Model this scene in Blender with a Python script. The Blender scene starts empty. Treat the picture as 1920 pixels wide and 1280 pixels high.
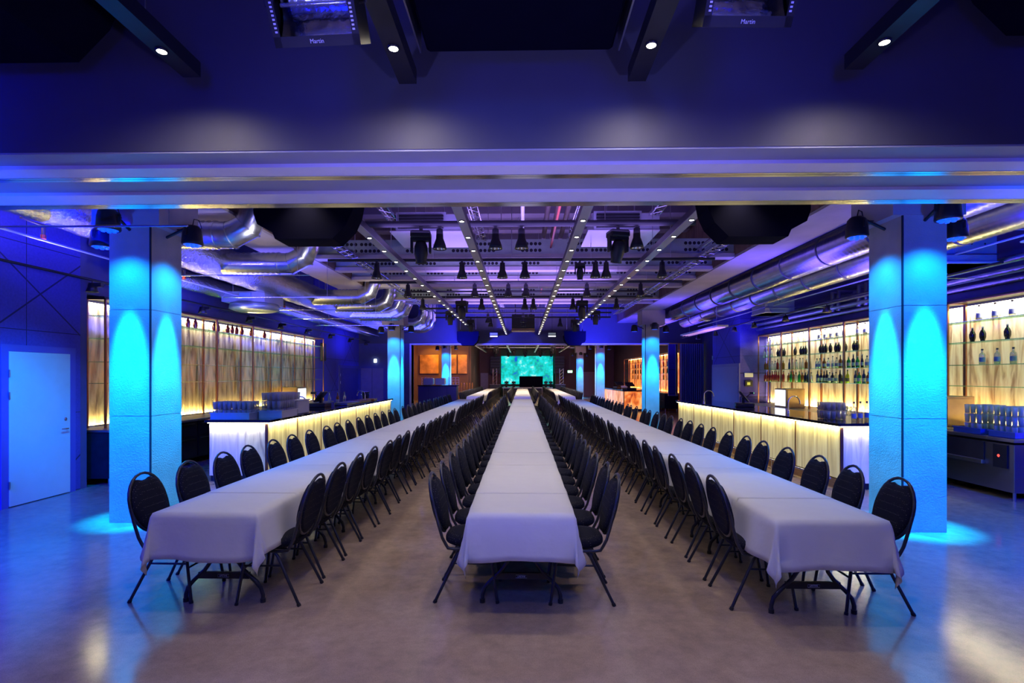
import bpy, math, random
from mathutils import Vector, Matrix
R = random.Random(7)
PI = math.pi
sc = bpy.context.scene
C = sc.collection

# ------------------------------------------------------------------ camera
cam_d = bpy.data.cameras.new('camera'); cam = bpy.data.objects.new('camera', cam_d); C.objects.link(cam)
cam.location = (0, 0, 1.77); cam.rotation_euler = (PI/2, 0, math.atan(20/990))
cam_d.sensor_width = 36; cam_d.lens = 990/1920*36; cam_d.shift_y = 64/1920
cam_d.clip_start = 0.05; cam_d.clip_end = 200
sc.camera = cam

# ------------------------------------------------------------------ world, exposure, sampling limits
w = bpy.data.worlds.new('world'); sc.world = w; w.use_nodes = True
w.node_tree.nodes['Background'].inputs[0].default_value = (0.02, 0.04, 0.3, 1)
w.node_tree.nodes['Background'].inputs[1].default_value = 0.3
vs = sc.view_settings
vs.view_transform = 'Standard'; vs.look = 'None'; vs.gamma = 1; vs.use_curve_mapping = False
vs.exposure = 0.0
cy = sc.cycles
cy.max_bounces = 6; cy.diffuse_bounces = 3; cy.glossy_bounces = 3; cy.transmission_bounces = 4
cy.transparent_max_bounces = 26; cy.caustics_reflective = False; cy.caustics_refractive = False
cy.sample_clamp_indirect = 3.0; cy.use_light_tree = True; cy.use_denoising = True
cy.use_adaptive_sampling = True; cy.adaptive_threshold = 0.02

WARM = (1.0, 0.86, 0.66); CYAN = (0.0, 0.235, 1.0); DEEP = (0.0, 0.004, 1.0)

def light(kind, loc, aim, energy, col, size=0.1, angle=90, blend=0.6, sy=None, name='lamp_or_fill', parent=None):
    d = bpy.data.lights.new(name, kind); d.energy = energy; d.color = col
    if kind == 'SPOT':
        d.spot_size = math.radians(angle); d.spot_blend = blend; d.shadow_soft_size = size
    elif kind == 'AREA':
        d.size = size
        if sy: d.shape = 'RECTANGLE'; d.size_y = sy
    else:
        d.shadow_soft_size = size
    o = bpy.data.objects.new(name, d); C.objects.link(o)
    o.location = loc
    if aim is not None:
        o.rotation_euler = (Vector(aim)-Vector(loc)).to_track_quat('-Z', 'Y').to_euler()
    if parent: o.parent = parent
    return o

# blue wash lights of the near room, with added fixtureless fills for bulkhead, ceiling, ducts
light('AREA', (0, -4.5, 4.6), (0, -2.5, 0), 18, (0.55, 0.55, 1.0), 6, sy=2)
light('SPOT', (0, -2.2, 4.9), (0, 2.4, 0), 750, (0.03, 0.10, 1.0), 0.3, 84, 1.0)  # added blue fill over the floor near the camera
light('SPOT', (-5.9, 0.2, 4.4), (-7.2, 4.0, 0.4), 6800, DEEP, 0.5, 92, 1)
light('SPOT', (6.1, 0.2, 4.4), (7.2, 3.6, 0.0), 6500, DEEP, 0.5, 92, 1)
light('SPOT', (-4.4, 4.9, 3.9), (-6.9, 7.4, 1.3), 1300, (0.0, 0.25, 1.0), 0.1, 30, 1.0)
for xx, e_ in ((-4.6, 420), (-1.4, 120), (1.4, 120), (4.8, 420)):
    light('SPOT', (xx, 0.6, 3.2), (xx*1.1, 3.4, 4.0), e_, DEEP, 0.3, 90, 1.0)  # added blue fill aimed at the bulkhead face
# added fill spots low beside the camera, no fixture, to brighten the bulkhead soffit
for xx, tx in ((-3.4, -5.0), (3.4, 5.0)):
    light('SPOT', (xx, 0.9, 0.25), (tx, 4.0, 3.2), 1900, (0.0, 0.07, 1.0), 0.15, 48, 1.0)
light('SPOT', (-2.4, 0.2, 0.25), (0.8, 4.0, 3.2), 500, (0.26, 0.25, 1.0), 0.15, 62, 1.0)
light('SPOT', (2.4, 0.2, 0.25), (-0.8, 4.0, 3.2), 500, (0.26, 0.25, 1.0), 0.15, 62, 1.0)
light('AREA', (-5.4, 6.6, 3.3), (-5.6, 7.5, 5), 60, DEEP, 1.2, sy=1.2)
light('AREA', (5.6, 6.6, 3.3), (6.0, 7.5, 5), 60, DEEP, 1.2, sy=1.2)
light('SPOT', (-4.9, 7.4, 4.4), (-7.3, 9.0, 2.2), 700, DEEP, 0.2, 100, 1)
light('SPOT', (-4.9, 5.2, 4.6), (-6.9, 6.6, 2.6), 900, DEEP, 0.2, 110, 1)
for yy in (10.5, 16.5, 21):
    light('AREA', (-5.2, yy, 3.0), (-5.8, yy, 5), 85, (0.06, 0.06, 1.0), 1.0, sy=3)
    light('AREA', (5.5, yy, 3.0), (6.0, yy, 5), 75, (0.09, 0.05, 1.0), 1.0, sy=3)
light('SPOT', (-4.6, 20.6, 4.3), (-7.3, 21.5, 2.2), 900, DEEP, 0.2, 100, 1)
light('SPOT', (4.6, 20.8, 4.2), (7.6, 20.6, 1.8), 1300, (0.03, 0.03, 1.0), 0.2, 100, 1)
for yy in (7.5, 12, 17, 21.5):
    light('AREA', (0, yy, 3.75), (0, yy, 5), 175, (0.34, 0.22, 1.0), 4.0, sy=2.5)  # added upward fill to brighten the hall ceiling, no fixture
for xx in (-1.4, 1.35):
    for yy in (7.4, 11.0, 14.3, 19.3):
        light('SPOT', (xx, yy, 3.4), (xx*1.2, yy-0.3, 0), 60, (0.08, 0.25, 1.0), 0.08, 120, 1.0)
light('SPOT', (-2.6, 21.0, 2.9), (-2.6, 23.4, 3.8), 1500, (0.03, 0.03, 1.0), 0.1, 130, 1)
light('SPOT', (3.0, 21.0, 2.9), (3.0, 23.4, 3.8), 1500, (0.03, 0.03, 1.0), 0.1, 130, 1)
light('SPOT', (-3.3, 7.1, 3.1), (-4.7, 8.4, 3.9), 120, (0.8, 0.78, 0.9), 0.1, 80, 1.0)  # this and the next: fills added to bring out the branch ducts
light('SPOT', (-3.2, 12.0, 3.3), (-4.4, 15.5, 3.9), 160, (0.9, 0.8, 0.65), 0.1, 80, 1.0)
light('SPOT', (-5.9, 4.8, 3.3), (-6.5, 6.0, 4.3), 220, (1.0, 0.85, 0.4), 0.1, 90, 1.0)
for yy in (6.5, 9.0, 12.0, 15.0, 18.0, 21.0):
    light('SPOT', (-6.35, yy, 3.05), (-5.7, yy+0.5, 3.9), 75, (1.0, 0.80, 0.36), 0.05, 95, 1.0)  # added warm fills aimed up at the ducts, for the panels' glow
    if yy < 19: light('SPOT', (6.35, yy, 3.25), (5.9, yy+0.3, 4.3), 60, (1.0, 0.82, 0.42), 0.05, 95, 1.0)
# second hall: warm orange
light('AREA', (-5.5, 35.0, 4.0), (-7.0, 38, 2.4), 120, (1.0, 0.42, 0.08), 1, sy=1)
light('AREA', (4.0, 33.0, 4.2), (6.0, 44, 1.0), 120, (0.6, 0.12, 0.25), 2, sy=1)
light('AREA', (0, 33.0, 4.3), (0, 34, 0), 620, (1.0, 0.72, 0.42), 6, sy=8)

# ------------------------------------------------------------------ materials
MATS = {}
def nodes_of(m):
    m.use_nodes = True
    nt = m.node_tree; return nt, nt.nodes['Principled BSDF']
def M(name, col, rough=0.5, metal=0.0, bump=0.0, bscale=20.0, var=0.0, vscale=6.0, em=None, es=0.0, coat=0.0, stretch=None, spec=0.5, alpha=None, rvar=0.0):
    if name in MATS: return MATS[name]
    m = bpy.data.materials.new(name); nt, b = nodes_of(m)
    b.inputs['Base Color'].default_value = (*col, 1); b.inputs['Roughness'].default_value = rough
    b.inputs['Metallic'].default_value = metal; b.inputs['Coat Weight'].default_value = coat
    b.inputs['Specular IOR Level'].default_value = spec
    if em: b.inputs['Emission Color'].default_value = (*em, 1); b.inputs['Emission Strength'].default_value = es
    tc = nt.nodes.new('ShaderNodeTexCoord'); mp = nt.nodes.new('ShaderNodeMapping')
    nt.links.new(tc.outputs['Object'], mp.inputs[0])
    if stretch: mp.inputs['Scale'].default_value = stretch
    n = nt.nodes.new('ShaderNodeTexNoise'); n.inputs['Scale'].default_value = vscale; n.inputs['Detail'].default_value = 5
    nt.links.new(mp.outputs[0], n.inputs['Vector'])
    r = nt.nodes.new('ShaderNodeValToRGB'); k = max(var, 0.02)
    r.color_ramp.elements[0].position = 0.3; r.color_ramp.elements[1].position = 0.7
    r.color_ramp.elements[0].color = (*[max(0, c*(1-k)) for c in col], 1)
    r.color_ramp.elements[1].color = (*[min(1, c*(1+k)) for c in col], 1)
    nt.links.new(n.outputs[0], r.inputs[0]); nt.links.new(r.outputs[0], b.inputs['Base Color'])
    if rvar:
        mr = nt.nodes.new('ShaderNodeMapRange'); mr.inputs[3].default_value = max(0.02, rough-rvar); mr.inputs[4].default_value = rough+rvar
        nt.links.new(n.outputs[0], mr.inputs[0]); nt.links.new(mr.outputs[0], b.inputs['Roughness'])
    if bump:
        n2 = nt.nodes.new('ShaderNodeTexNoise'); n2.inputs['Scale'].default_value = bscale; n2.inputs['Detail'].default_value = 4
        nt.links.new(mp.outputs[0], n2.inputs['Vector'])
        bp = nt.nodes.new('ShaderNodeBump'); bp.inputs['Strength'].default_value = bump; bp.inputs['Distance'].default_value = 0.02
        nt.links.new(n2.outputs[0], bp.inputs['Height']); nt.links.new(bp.outputs[0], b.inputs['Normal'])
    MATS[name] = m; return m

def glassy(name, col, mixd=0.0, rough=0.02, refl=0.12):
    """clear things seen through: tinted transparency with a glossy skin and a little body colour"""
    if name in MATS: return MATS[name]
    m = bpy.data.materials.new(name); m.use_nodes = True; nt = m.node_tree; nt.nodes.clear()
    out = nt.nodes.new('ShaderNodeOutputMaterial')
    tr = nt.nodes.new('ShaderNodeBsdfTransparent'); tr.inputs[0].default_value = (*col, 1)
    gl = nt.nodes.new('ShaderNodeBsdfGlossy'); gl.inputs['Roughness'].default_value = rough
    lw = nt.nodes.new('ShaderNodeLayerWeight'); lw.inputs[0].default_value = 0.35
    ad = nt.nodes.new('ShaderNodeMath'); ad.operation = 'MULTIPLY_ADD'; ad.inputs[1].default_value = 0.75; ad.inputs[2].default_value = refl
    nt.links.new(lw.outputs['Facing'], ad.inputs[0])
    nz = nt.nodes.new('ShaderNodeTexNoise'); nz.inputs['Scale'].default_value = 30
    bp = nt.nodes.new('ShaderNodeBump'); bp.inputs['Strength'].default_value = 0.1
    nt.links.new(nz.outputs[0], bp.inputs['Height']); nt.links.new(bp.outputs[0], gl.inputs['Normal'])
    mx = nt.nodes.new('ShaderNodeMixShader'); nt.links.new(ad.outputs[0], mx.inputs[0])
    nt.links.new(tr.outputs[0], mx.inputs[1]); nt.links.new(gl.outputs[0], mx.inputs[2])
    last = mx
    if mixd:
        df = nt.nodes.new('ShaderNodeBsdfDiffuse'); df.inputs[0].default_value = (*col, 1)
        tl = nt.nodes.new('ShaderNodeBsdfTranslucent'); tl.inputs[0].default_value = (*col, 1)
        a = nt.nodes.new('ShaderNodeMixShader'); nt.links.new(df.outputs[0], a.inputs[1]); nt.links.new(tl.outputs[0], a.inputs[2])
        m2 = nt.nodes.new('ShaderNodeMixShader'); m2.inputs[0].default_value = mixd
        nt.links.new(mx.outputs[0], m2.inputs[1]); nt.links.new(a.outputs[0], m2.inputs[2]); last = m2
    nt.links.new(last.outputs[0], out.inputs[0])
    MATS[name] = m; return m

concrete = M('raw_concrete', (0.42, 0.39, 0.36), 0.75, bump=0.25, bscale=60, var=0.12, vscale=3)
beam_conc = M('beam_concrete', (0.40, 0.35, 0.36), 0.8, bump=0.2, bscale=40, var=0.1, vscale=2)
darkpaint = M('ceiling_dark', (0.10, 0.10, 0.14), 0.9, var=0.2, vscale=1.0)
slabm = M('slab_grey', (0.20, 0.17, 0.19), 0.85, var=0.25, vscale=0.8)
bulkm = M('bulkhead_shaded', (0.06, 0.06, 0.09), 0.6, var=0.04)  # bulkhead grey darkened for the faces, their shade put into the colour
soffm = M('bulkhead_soffit_lit', (0.30, 0.30, 0.36), 0.5, var=0.04)  # same bulkhead grey kept lighter, light on the soffit put into the colour
white_alu = M('white_track_paint', (0.78, 0.76, 0.84), 0.35, var=0.03)
alu = M('satin_aluminium', (0.75, 0.75, 0.8), 0.18, 1.0, var=0.05)
black = M('black_matt', (0.010, 0.010, 0.014), 0.55, var=0.2)
blackm = M('black_metal', (0.018, 0.018, 0.024), 0.35, 0.3, var=0.2)
chrome = M('chrome', (0.85, 0.85, 0.88), 0.08, 1.0)
steel = M('brushed_steel', (0.5, 0.5, 0.54), 0.3, 1.0, bump=0.05, bscale=80, stretch=(1, 1, 12), var=0.1)
duct = M('galvanised_duct', (0.62, 0.63, 0.66), 0.27, 1.0, bump=0.05, bscale=6, var=0.12)
duct_seam = M('duct_seam_band', (0.16, 0.16, 0.2), 0.5, 0.7, var=0.1)
foil = M('foil_insulation', (0.75, 0.72, 0.66), 0.25, 1.0, bump=1.0, bscale=26, var=0.1, vscale=3)
foilp = M('foil_pipe', (0.7, 0.7, 0.75), 0.3, 1.0, bump=0.6, bscale=14, var=0.1)
copper = M('copper_frame', (0.42, 0.20, 0.11), 0.3, 1.0, var=0.15)
pipe_br = M('brown_pipe', (0.10, 0.06, 0.05), 0.5, var=0.2)
pipe_rd = M('red_pipe', (0.55, 0.08, 0.05), 0.4, var=0.1)
pipe_wh = M('white_pipe', (0.6, 0.58, 0.6), 0.4, var=0.1)
woodp = M('ply_wood', (0.42, 0.24, 0.10), 0.35, var=0.3, vscale=4, stretch=(1, 1, 14), coat=0.2)
brown_clad = M('brown_cladding', (0.13, 0.075, 0.06), 0.7, var=0.3, vscale=3, stretch=(1, 3, 1))
chair_fr = M('chair_frame_paint', (0.04, 0.043, 0.06), 0.28, 0.6, var=0.2)
topm = M('bar_top_black', (0.012, 0.012, 0.016), 0.06, 0.0, coat=0.6, var=0.1)
plast_w = M('white_plastic', (0.72, 0.74, 0.8), 0.4, var=0.03)
plast_b = M('blue_plastic', (0.03, 0.10, 0.5), 0.4, var=0.06)
tan = M('tan_laminate', (0.50, 0.30, 0.13), 0.35, var=0.1)
lampm = M('lamp_disc', (1, 1, 1), 0.5, em=(1.0, 0.93, 0.74), es=28)
lampm2 = M('lamp_disc_far', (1, 1, 1), 0.5, em=(1.0, 0.93, 0.74), es=10)
ledblue = M('led_blue', (0.1, 0.3, 1), 0.5, em=(0.0, 0.05, 1.0), es=1.6)
strip_em = M('led_strip', (1, 1, 1), 0.5, em=(1.0, 0.88, 0.58), es=9)
fridge_em = M('lit_fridge', (1, 1, 1), 0.5, em=(0.85, 0.9, 1.0), es=1.6)
green_em = M('exit_green', (0.2, 1, 0.4), 0.5, em=(0.25, 1.0, 0.35), es=5)
white_em = M('sign_white', (1, 1, 1), 0.5, em=(0.8, 1.0, 0.85), es=4)
amber_em = M('amber_lamp', (1, 0.5, 0.1), 0.5, em=(1.0, 0.28, 0.03), es=10)
reflm = M('lamp_reflector', (0.8, 0.85, 0.95), 0.1, 1.0)
doorw = M('white_door', (0.62, 0.70, 0.72), 0.4, var=0.02)
navy = M('navy_paint', (0.035, 0.04, 0.14), 0.6, var=0.1)
greyp = M('grey_panel', (0.22, 0.18, 0.24), 0.6, var=0.06)
mirror = M('mirror', (0.85, 0.9, 0.95), 0.03, 1.0)

def wall_blue(name, base):
    """felt wall panels with thin crossing joints"""
    m = M(name, base, 0.85, bump=0.3, bscale=90, var=0.12, vscale=30)
    nt = m.node_tree; b = nt.nodes['Principled BSDF']
    tc = nt.nodes.new('ShaderNodeTexCoord')
    src = b.inputs['Base Color'].links[0].from_socket
    lines = None
    for ang, sc_ in ((0.0, 1.2), (PI/2, 1.2), (0.9, 2.3), (-0.9, 2.3)):
        sp = nt.nodes.new('ShaderNodeSeparateXYZ'); nt.links.new(tc.outputs['Object'], sp.inputs[0])
        a1 = nt.nodes.new('ShaderNodeMath'); a1.operation = 'MULTIPLY'; a1.inputs[1].default_value = math.cos(ang)/sc_
        a2 = nt.nodes.new('ShaderNodeMath'); a2.operation = 'MULTIPLY'; a2.inputs[1].default_value = math.sin(ang)/sc_
        nt.links.new(sp.outputs['Y'], a1.inputs[0]); nt.links.new(sp.outputs['Z'], a2.inputs[0])
        s = nt.nodes.new('ShaderNodeMath'); s.operation = 'ADD'; nt.links.new(a1.outputs[0], s.inputs[0]); nt.links.new(a2.outputs[0], s.inputs[1])
        f = nt.nodes.new('ShaderNodeMath'); f.operation = 'FRACT'; nt.links.new(s.outputs[0], f.inputs[0])
        l = nt.nodes.new('ShaderNodeMath'); l.operation = 'LESS_THAN'; l.inputs[1].default_value = 0.010; nt.links.new(f.outputs[0], l.inputs[0])
        if lines is None: lines = l.outputs[0]
        else:
            mxx = nt.nodes.new('ShaderNodeMath'); mxx.operation = 'MAXIMUM'; nt.links.new(lines, mxx.inputs[0]); nt.links.new(l.outputs[0], mxx.inputs[1]); lines = mxx.outputs[0]
    mix = nt.nodes.new('ShaderNodeMixRGB'); mix.inputs[2].default_value = (*[c*0.25 for c in base], 1)
    nt.links.new(lines, mix.inputs[0]); nt.links.new(src, mix.inputs[1]); nt.links.new(mix.outputs[0], b.inputs['Base Color'])
    return m
wallm = wall_blue('felt_wall', (0.07, 0.06, 0.45))
wall_plain = M('plain_wall', (0.08, 0.08, 0.24), 0.8, var=0.06)
wall_brown = M('brown_wall', (0.10, 0.045, 0.035), 0.7, var=0.15, vscale=1)

def floor_mat():
    m = bpy.data.materials.new('polished_concrete_floor'); nt, b = nodes_of(m)
    tc = nt.nodes.new('ShaderNodeTexCoord')
    def noise(s, d=6, rough=0.6):
        n = nt.nodes.new('ShaderNodeTexNoise'); n.inputs['Scale'].default_value = s; n.inputs['Detail'].default_value = d
        n.inputs['Roughness'].default_value = rough; nt.links.new(tc.outputs['Object'], n.inputs['Vector']); return n
    n1, n2, n3 = noise(0.7), noise(9, 8, 0.7), noise(140, 3)
    def ramp(src, cs):
        r = nt.nodes.new('ShaderNodeValToRGB'); e = r.color_ramp.elements
        e[0].position, e[0].color = cs[0]; e[1].position, e[1].color = cs[1]
        nt.links.new(src, r.inputs[0]); return r
    r1 = ramp(n1.outputs[0], ((0.3, (0.28, 0.205, 0.15, 1)), (0.7, (0.42, 0.32, 0.24, 1))))
    r2 = ramp(n2.outputs[0], ((0.3, (0.72, 0.72, 0.72, 1)), (0.65, (1.1, 1.08, 1.05, 1))))
    r3 = ramp(n3.outputs[0], ((0.32, (0.6, 0.6, 0.6, 1)), (0.5, (1, 1, 1, 1))))
    a = nt.nodes.new('ShaderNodeMixRGB'); a.blend_type = 'MULTIPLY'; a.inputs[0].default_value = 0.8
    nt.links.new(r1.outputs[0], a.inputs[1]); nt.links.new(r2.outputs[0], a.inputs[2])
    c = nt.nodes.new('ShaderNodeMixRGB'); c.blend_type = 'MULTIPLY'; c.inputs[0].default_value = 0.6
    nt.links.new(a.outputs[0], c.inputs[1]); nt.links.new(r3.outputs[0], c.inputs[2])
    nt.links.new(c.outputs[0], b.inputs['Base Color'])
    mr = nt.nodes.new('ShaderNodeMapRange'); mr.inputs[3].default_value = 0.05; mr.inputs[4].default_value = 0.26
    nt.links.new(n2.outputs[0], mr.inputs[0]); nt.links.new(mr.outputs[0], b.inputs['Roughness'])
    bp = nt.nodes.new('ShaderNodeBump'); bp.inputs['Strength'].default_value = 0.06; bp.inputs['Distance'].default_value = 0.02
    n4 = noise(5, 3); nt.links.new(n4.outputs[0], bp.inputs['Height']); nt.links.new(bp.outputs[0], b.inputs['Normal'])
    b.inputs['Specular IOR Level'].default_value = 0.55
    return m
floorm = floor_mat()

def fabric_dots(name, base, dot, scale):
    m = bpy.data.materials.new(name); nt, b = nodes_of(m)
    tc = nt.nodes.new('ShaderNodeTexCoord'); v = nt.nodes.new('ShaderNodeTexVoronoi'); v.inputs['Scale'].default_value = scale
    v.inputs['Randomness'].default_value = 0.25
    nt.links.new(tc.outputs['Object'], v.inputs['Vector'])
    r = nt.nodes.new('ShaderNodeValToRGB'); r.color_ramp.interpolation = 'CONSTANT'
    r.color_ramp.elements[0].color = (*dot, 1); r.color_ramp.elements[1].color = (*base, 1); r.color_ramp.elements[1].position = 0.15
    nt.links.new(v.outputs['Distance'], r.inputs[0]); nt.links.new(r.outputs[0], b.inputs['Base Color'])
    b.inputs['Roughness'].default_value = 0.9; b.inputs['Specular IOR Level'].default_value = 0.15
    return m
seat_fab = fabric_dots('dotted_upholstery', (0.008, 0.009, 0.018), (0.16, 0.15, 0.13), 66)

cloth_m = M('white_tablecloth', (0.60, 0.61, 0.64), 0.8, bump=0.25, bscale=9, var=0.02)

def panel_mat(name, c1, c2, em=0.0, vein=(0.4, 0.3, 0.2), rough=0.12, sy=5.0, sz=0.7, met=0.0):
    """rippled translucent panel with long vertical folds"""
    m = bpy.data.materials.new(name); nt, b = nodes_of(m)
    tc = nt.nodes.new('ShaderNodeTexCoord'); mp = nt.nodes.new('ShaderNodeMapping'); mp.inputs['Scale'].default_value = (sy, sy, sz)
    nt.links.new(tc.outputs['Object'], mp.inputs[0])
    n = nt.nodes.new('ShaderNodeTexNoise'); n.inputs['Scale'].default_value = 1.6; n.inputs['Detail'].default_value = 7; n.inputs['Distortion'].default_value = 0.9
    nt.links.new(mp.outputs[0], n.inputs['Vector'])
    r = nt.nodes.new('ShaderNodeValToRGB'); e = r.color_ramp.elements
    e[0].position = 0.33; e[0].color = (*vein, 1); e[1].position = 0.62; e[1].color = (*c1, 1)
    q = e.new(0.47); q.color = (*c2, 1)
    nt.links.new(n.outputs[0], r.inputs[0]); nt.links.new(r.outputs[0], b.inputs['Base Color'])
    if em:
        nt.links.new(r.outputs[0], b.inputs['Emission Color']); b.inputs['Emission Strength'].default_value = em
    bp = nt.nodes.new('ShaderNodeBump'); bp.inputs['Strength'].default_value = 0.7; bp.inputs['Distance'].default_value = 0.03
    nt.links.new(n.outputs[0], bp.inputs['Height']); nt.links.new(bp.outputs[0], b.inputs['Normal'])
    b.inputs['Metallic'].default_value = met
    b.inputs['Roughness'].default_value = rough; b.inputs['Coat Weight'].default_value = 0.5; b.inputs['Coat Roughness'].default_value = 0.1
    return m
pan_left = panel_mat('foil_back_panel', (0.82, 0.74, 0.50), (0.50, 0.42, 0.26), 0.0, (0.16, 0.11, 0.10), 0.16, 5.0, 0.7, 0.55)
pan_right = panel_mat('onyx_back_panel', (0.90, 0.82, 0.60), (0.72, 0.58, 0.36), 0.18, (0.36, 0.22, 0.13), 0.25)
pan_front = panel_mat('bar_front_panel', (0.80, 0.74, 0.44), (0.66, 0.58, 0.30), 0.42, (0.48, 0.40, 0.22), 0.2, 7, 0.4)
pan_end = panel_mat('bar_end_panel', (0.85, 0.84, 0.76), (0.70, 0.68, 0.62), 0.15, (0.38, 0.36, 0.38), 0.2, 5, 0.6)
pan_or = panel_mat('orange_onyx', (1.0, 0.46, 0.12), (0.95, 0.22, 0.03), 1.1, (0.35, 0.05, 0.01), 0.3, 2.5, 1.5)
pan_pk = panel_mat('pink_onyx', (1.0, 0.62, 0.45), (1.0, 0.45, 0.22), 0.95, (0.6, 0.2, 0.08), 0.3, 4, 1.0)

def screen_mat():
    m = bpy.data.materials.new('led_screen_image'); nt, b = nodes_of(m)
    tc = nt.nodes.new('ShaderNodeTexCoord')
    n = nt.nodes.new('ShaderNodeTexNoise'); n.inputs['Scale'].default_value = 1.3; n.inputs['Detail'].default_value = 5
    v = nt.nodes.new('ShaderNodeTexVoronoi'); v.inputs['Scale'].default_value = 5
    nt.links.new(tc.outputs['Object'], n.inputs['Vector']); nt.links.new(tc.outputs['Object'], v.inputs['Vector'])
    ad = nt.nodes.new('ShaderNodeMath'); ad.operation = 'MULTIPLY_ADD'; ad.inputs[1].default_value = -0.17; nt.links.new(v.outputs['Distance'], ad.inputs[0])
    nt.links.new(n.outputs[0], ad.inputs[2])
    r = nt.nodes.new('ShaderNodeValToRGB'); e = r.color_ramp.elements
    e[0].position = 0.22; e[0].color = (0.0, 0.10, 0.75, 1); e[1].position = 0.62; e[1].color = (0.45, 1, 0.9, 1)
    for p, c in ((0.32, (0.0, 0.48, 0.35, 1)), (0.42, (0.0, 0.68, 0.62, 1)), (0.5, (0.0, 0.8, 0.8, 1))):
        q = e.new(p); q.color = c
    nt.links.new(ad.outputs[0], r.inputs[0]); nt.links.new(r.outputs[0], b.inputs['Emission Color'])
    b.inputs['Emission Strength'].default_value = 1.0; b.inputs['Base Color'].default_value = (0.01, 0.01, 0.01, 1)
    return m
screenm = screen_mat()

# ------------------------------------------------------------------ mesh building
class B:
    """collects shapes for ONE mesh"""
    def __init__(s): s.v = []; s.f = []; s.m = []; s.s = []; s.mats = []
    def mi(s, m):
        if m not in s.mats: s.mats.append(m)
        return s.mats.index(m)
    def add(s, vs_, fs, m, smooth=False):
        o = len(s.v); s.v += [tuple(p) for p in vs_]; k = s.mi(m)
        for f in fs: s.f.append([i+o for i in f]); s.m.append(k); s.s.append(smooth)
        return s
    def box(s, x0, x1, y0, y1, z0, z1, m, b=0.0, mat=None):
        if b <= 0:
            vs_ = [(x, y, z) for z in (z0, z1) for y in (y0, y1) for x in (x0, x1)]
            fs = [(0, 2, 3, 1), (4, 5, 7, 6), (0, 1, 5, 4), (2, 6, 7, 3), (0, 4, 6, 2), (1, 3, 7, 5)]
        else:
            vs_ = []; 
            for (z, i) in ((z0, b), (z0+b, 0), (z1-b, 0), (z1, b)):
                xa, xb, ya, yb = x0+i, x1-i, y0+i, y1-i
                c = b if i == 0 else b*0.5
                vs_ += [(xa+c, ya, z), (xb-c, ya, z), (xb, ya+c, z), (xb, yb-c, z), (xb-c, yb, z), (xa+c, yb, z), (xa, yb-c, z), (xa, ya+c, z)]
            fs = [tuple(range(7, -1, -1)), tuple(range(24, 32))]
            for r in range(3):
                for k in range(8):
                    a = r*8+k; c2 = r*8+(k+1) % 8; fs.append((a, c2, c2+8, a+8))
        if mat is not None: vs_ = [mat @ Vector(p) for p in vs_]
        return s.add(vs_, fs, m)
    def prism(s, pts, axis, a, b_, m):
        """extrude the 2D outline pts along axis 'x','y','z' from a to b_"""
        def P(p, t):
            return (t, p[0], p[1]) if axis == 'x' else (p[0], t, p[1]) if axis == 'y' else (p[0], p[1], t)
        n = len(pts); vs_ = [P(p, a) for p in pts]+[P(p, b_) for p in pts]
        fs = [tuple(range(n-1, -1, -1)), tuple(range(n, 2*n))]+[(i, (i+1) % n, n+(i+1) % n, n+i) for i in range(n)]
        return s.add(vs_, fs, m)
    def tube(s, pts, r, m, n=8, closed=False, caps=True, prof=None):
        pts = [Vector(p) for p in pts]; L = len(pts); rings = []
        up = None
        for i in range(L):
            if closed: t = pts[(i+1) % L]-pts[i-1]
            elif i == 0: t = pts[1]-pts[0]
            elif i == L-1: t = pts[-1]-pts[-2]
            else: t = (pts[i+1]-pts[i]).normalized()+(pts[i]-pts[i-1]).normalized()
            t.normalize()
            if up is None:
                up = Vector((0, 0, 1)) if abs(t.z) < 0.9 else Vector((1, 0, 0))
            sd = t.cross(up)
            if sd.length < 1e-4: sd = t.cross(Vector((0, 1, 0)))
            sd.normalize(); up = sd.cross(t).normalized()
            rr = r[i] if isinstance(r, (list, tuple)) else r
            rings.append([pts[i]+rr*(math.cos(2*PI*k/n)*sd+math.sin(2*PI*k/n)*up) for k in range(n)])
        vs_ = [p for ring in rings for p in ring]; fs = []
        for i in range(L if closed else L-1):
            a = i*n; c = ((i+1) % L)*n
            for k in range(n): fs.append((a+k, a+(k+1) % n, c+(k+1) % n, c+k))
        s.add(vs_, fs, m, True)
        if caps and not closed:
            s.add(rings[0], [tuple(range(n-1, -1, -1))], m); s.add(rings[-1], [tuple(range(n))], m)
        return s
    def lathe(s, prof, m, loc=(0, 0, 0), n=16, mat=None, smooth=True):
        vs_ = []; 
        for (r, z) in prof:
            for k in range(n):
                p = Vector((r*math.cos(2*PI*k/n), r*math.sin(2*PI*k/n), z))
                if mat is not None: p = mat @ p
                vs_.append(p+Vector(loc))
        fs = []
        for i in range(len(prof)-1):
            for k in range(n): fs.append((i*n+k, i*n+(k+1) % n, (i+1)*n+(k+1) % n, (i+1)*n+k))
        if prof[0][0] > 1e-5: fs.append(tuple(range(n-1, -1, -1))) if prof[0][0] < 0.0 else None
        fs = [f for f in fs if f]
        return s.add(vs_, fs, m, smooth)
    def disc(s, c, r, m, nrm=(0, 0, -1), n=14):
        q = Vector(nrm).to_track_quat('Z', 'Y')
        return s.add([Vector(c)+q @ Vector((r*math.cos(2*PI*k/n), r*math.sin(2*PI*k/n), 0)) for k in range(n)], [tuple(range(n))], m)
    def mesh(s, name):
        me = bpy.data.meshes.new(name); me.from_pydata([tuple(p) for p in s.v], [], s.f)
        for m in s.mats: me.materials.append(m)
        me.polygons.foreach_set('material_index', s.m); me.polygons.foreach_set('use_smooth', s.s)
        me.update(); return me
    def obj(s, name, parent=None, loc=None):
        o = bpy.data.objects.new(name, s.mesh(name)); C.objects.link(o)
        if parent: o.parent = parent
        if loc: o.location = loc
        return o

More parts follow.
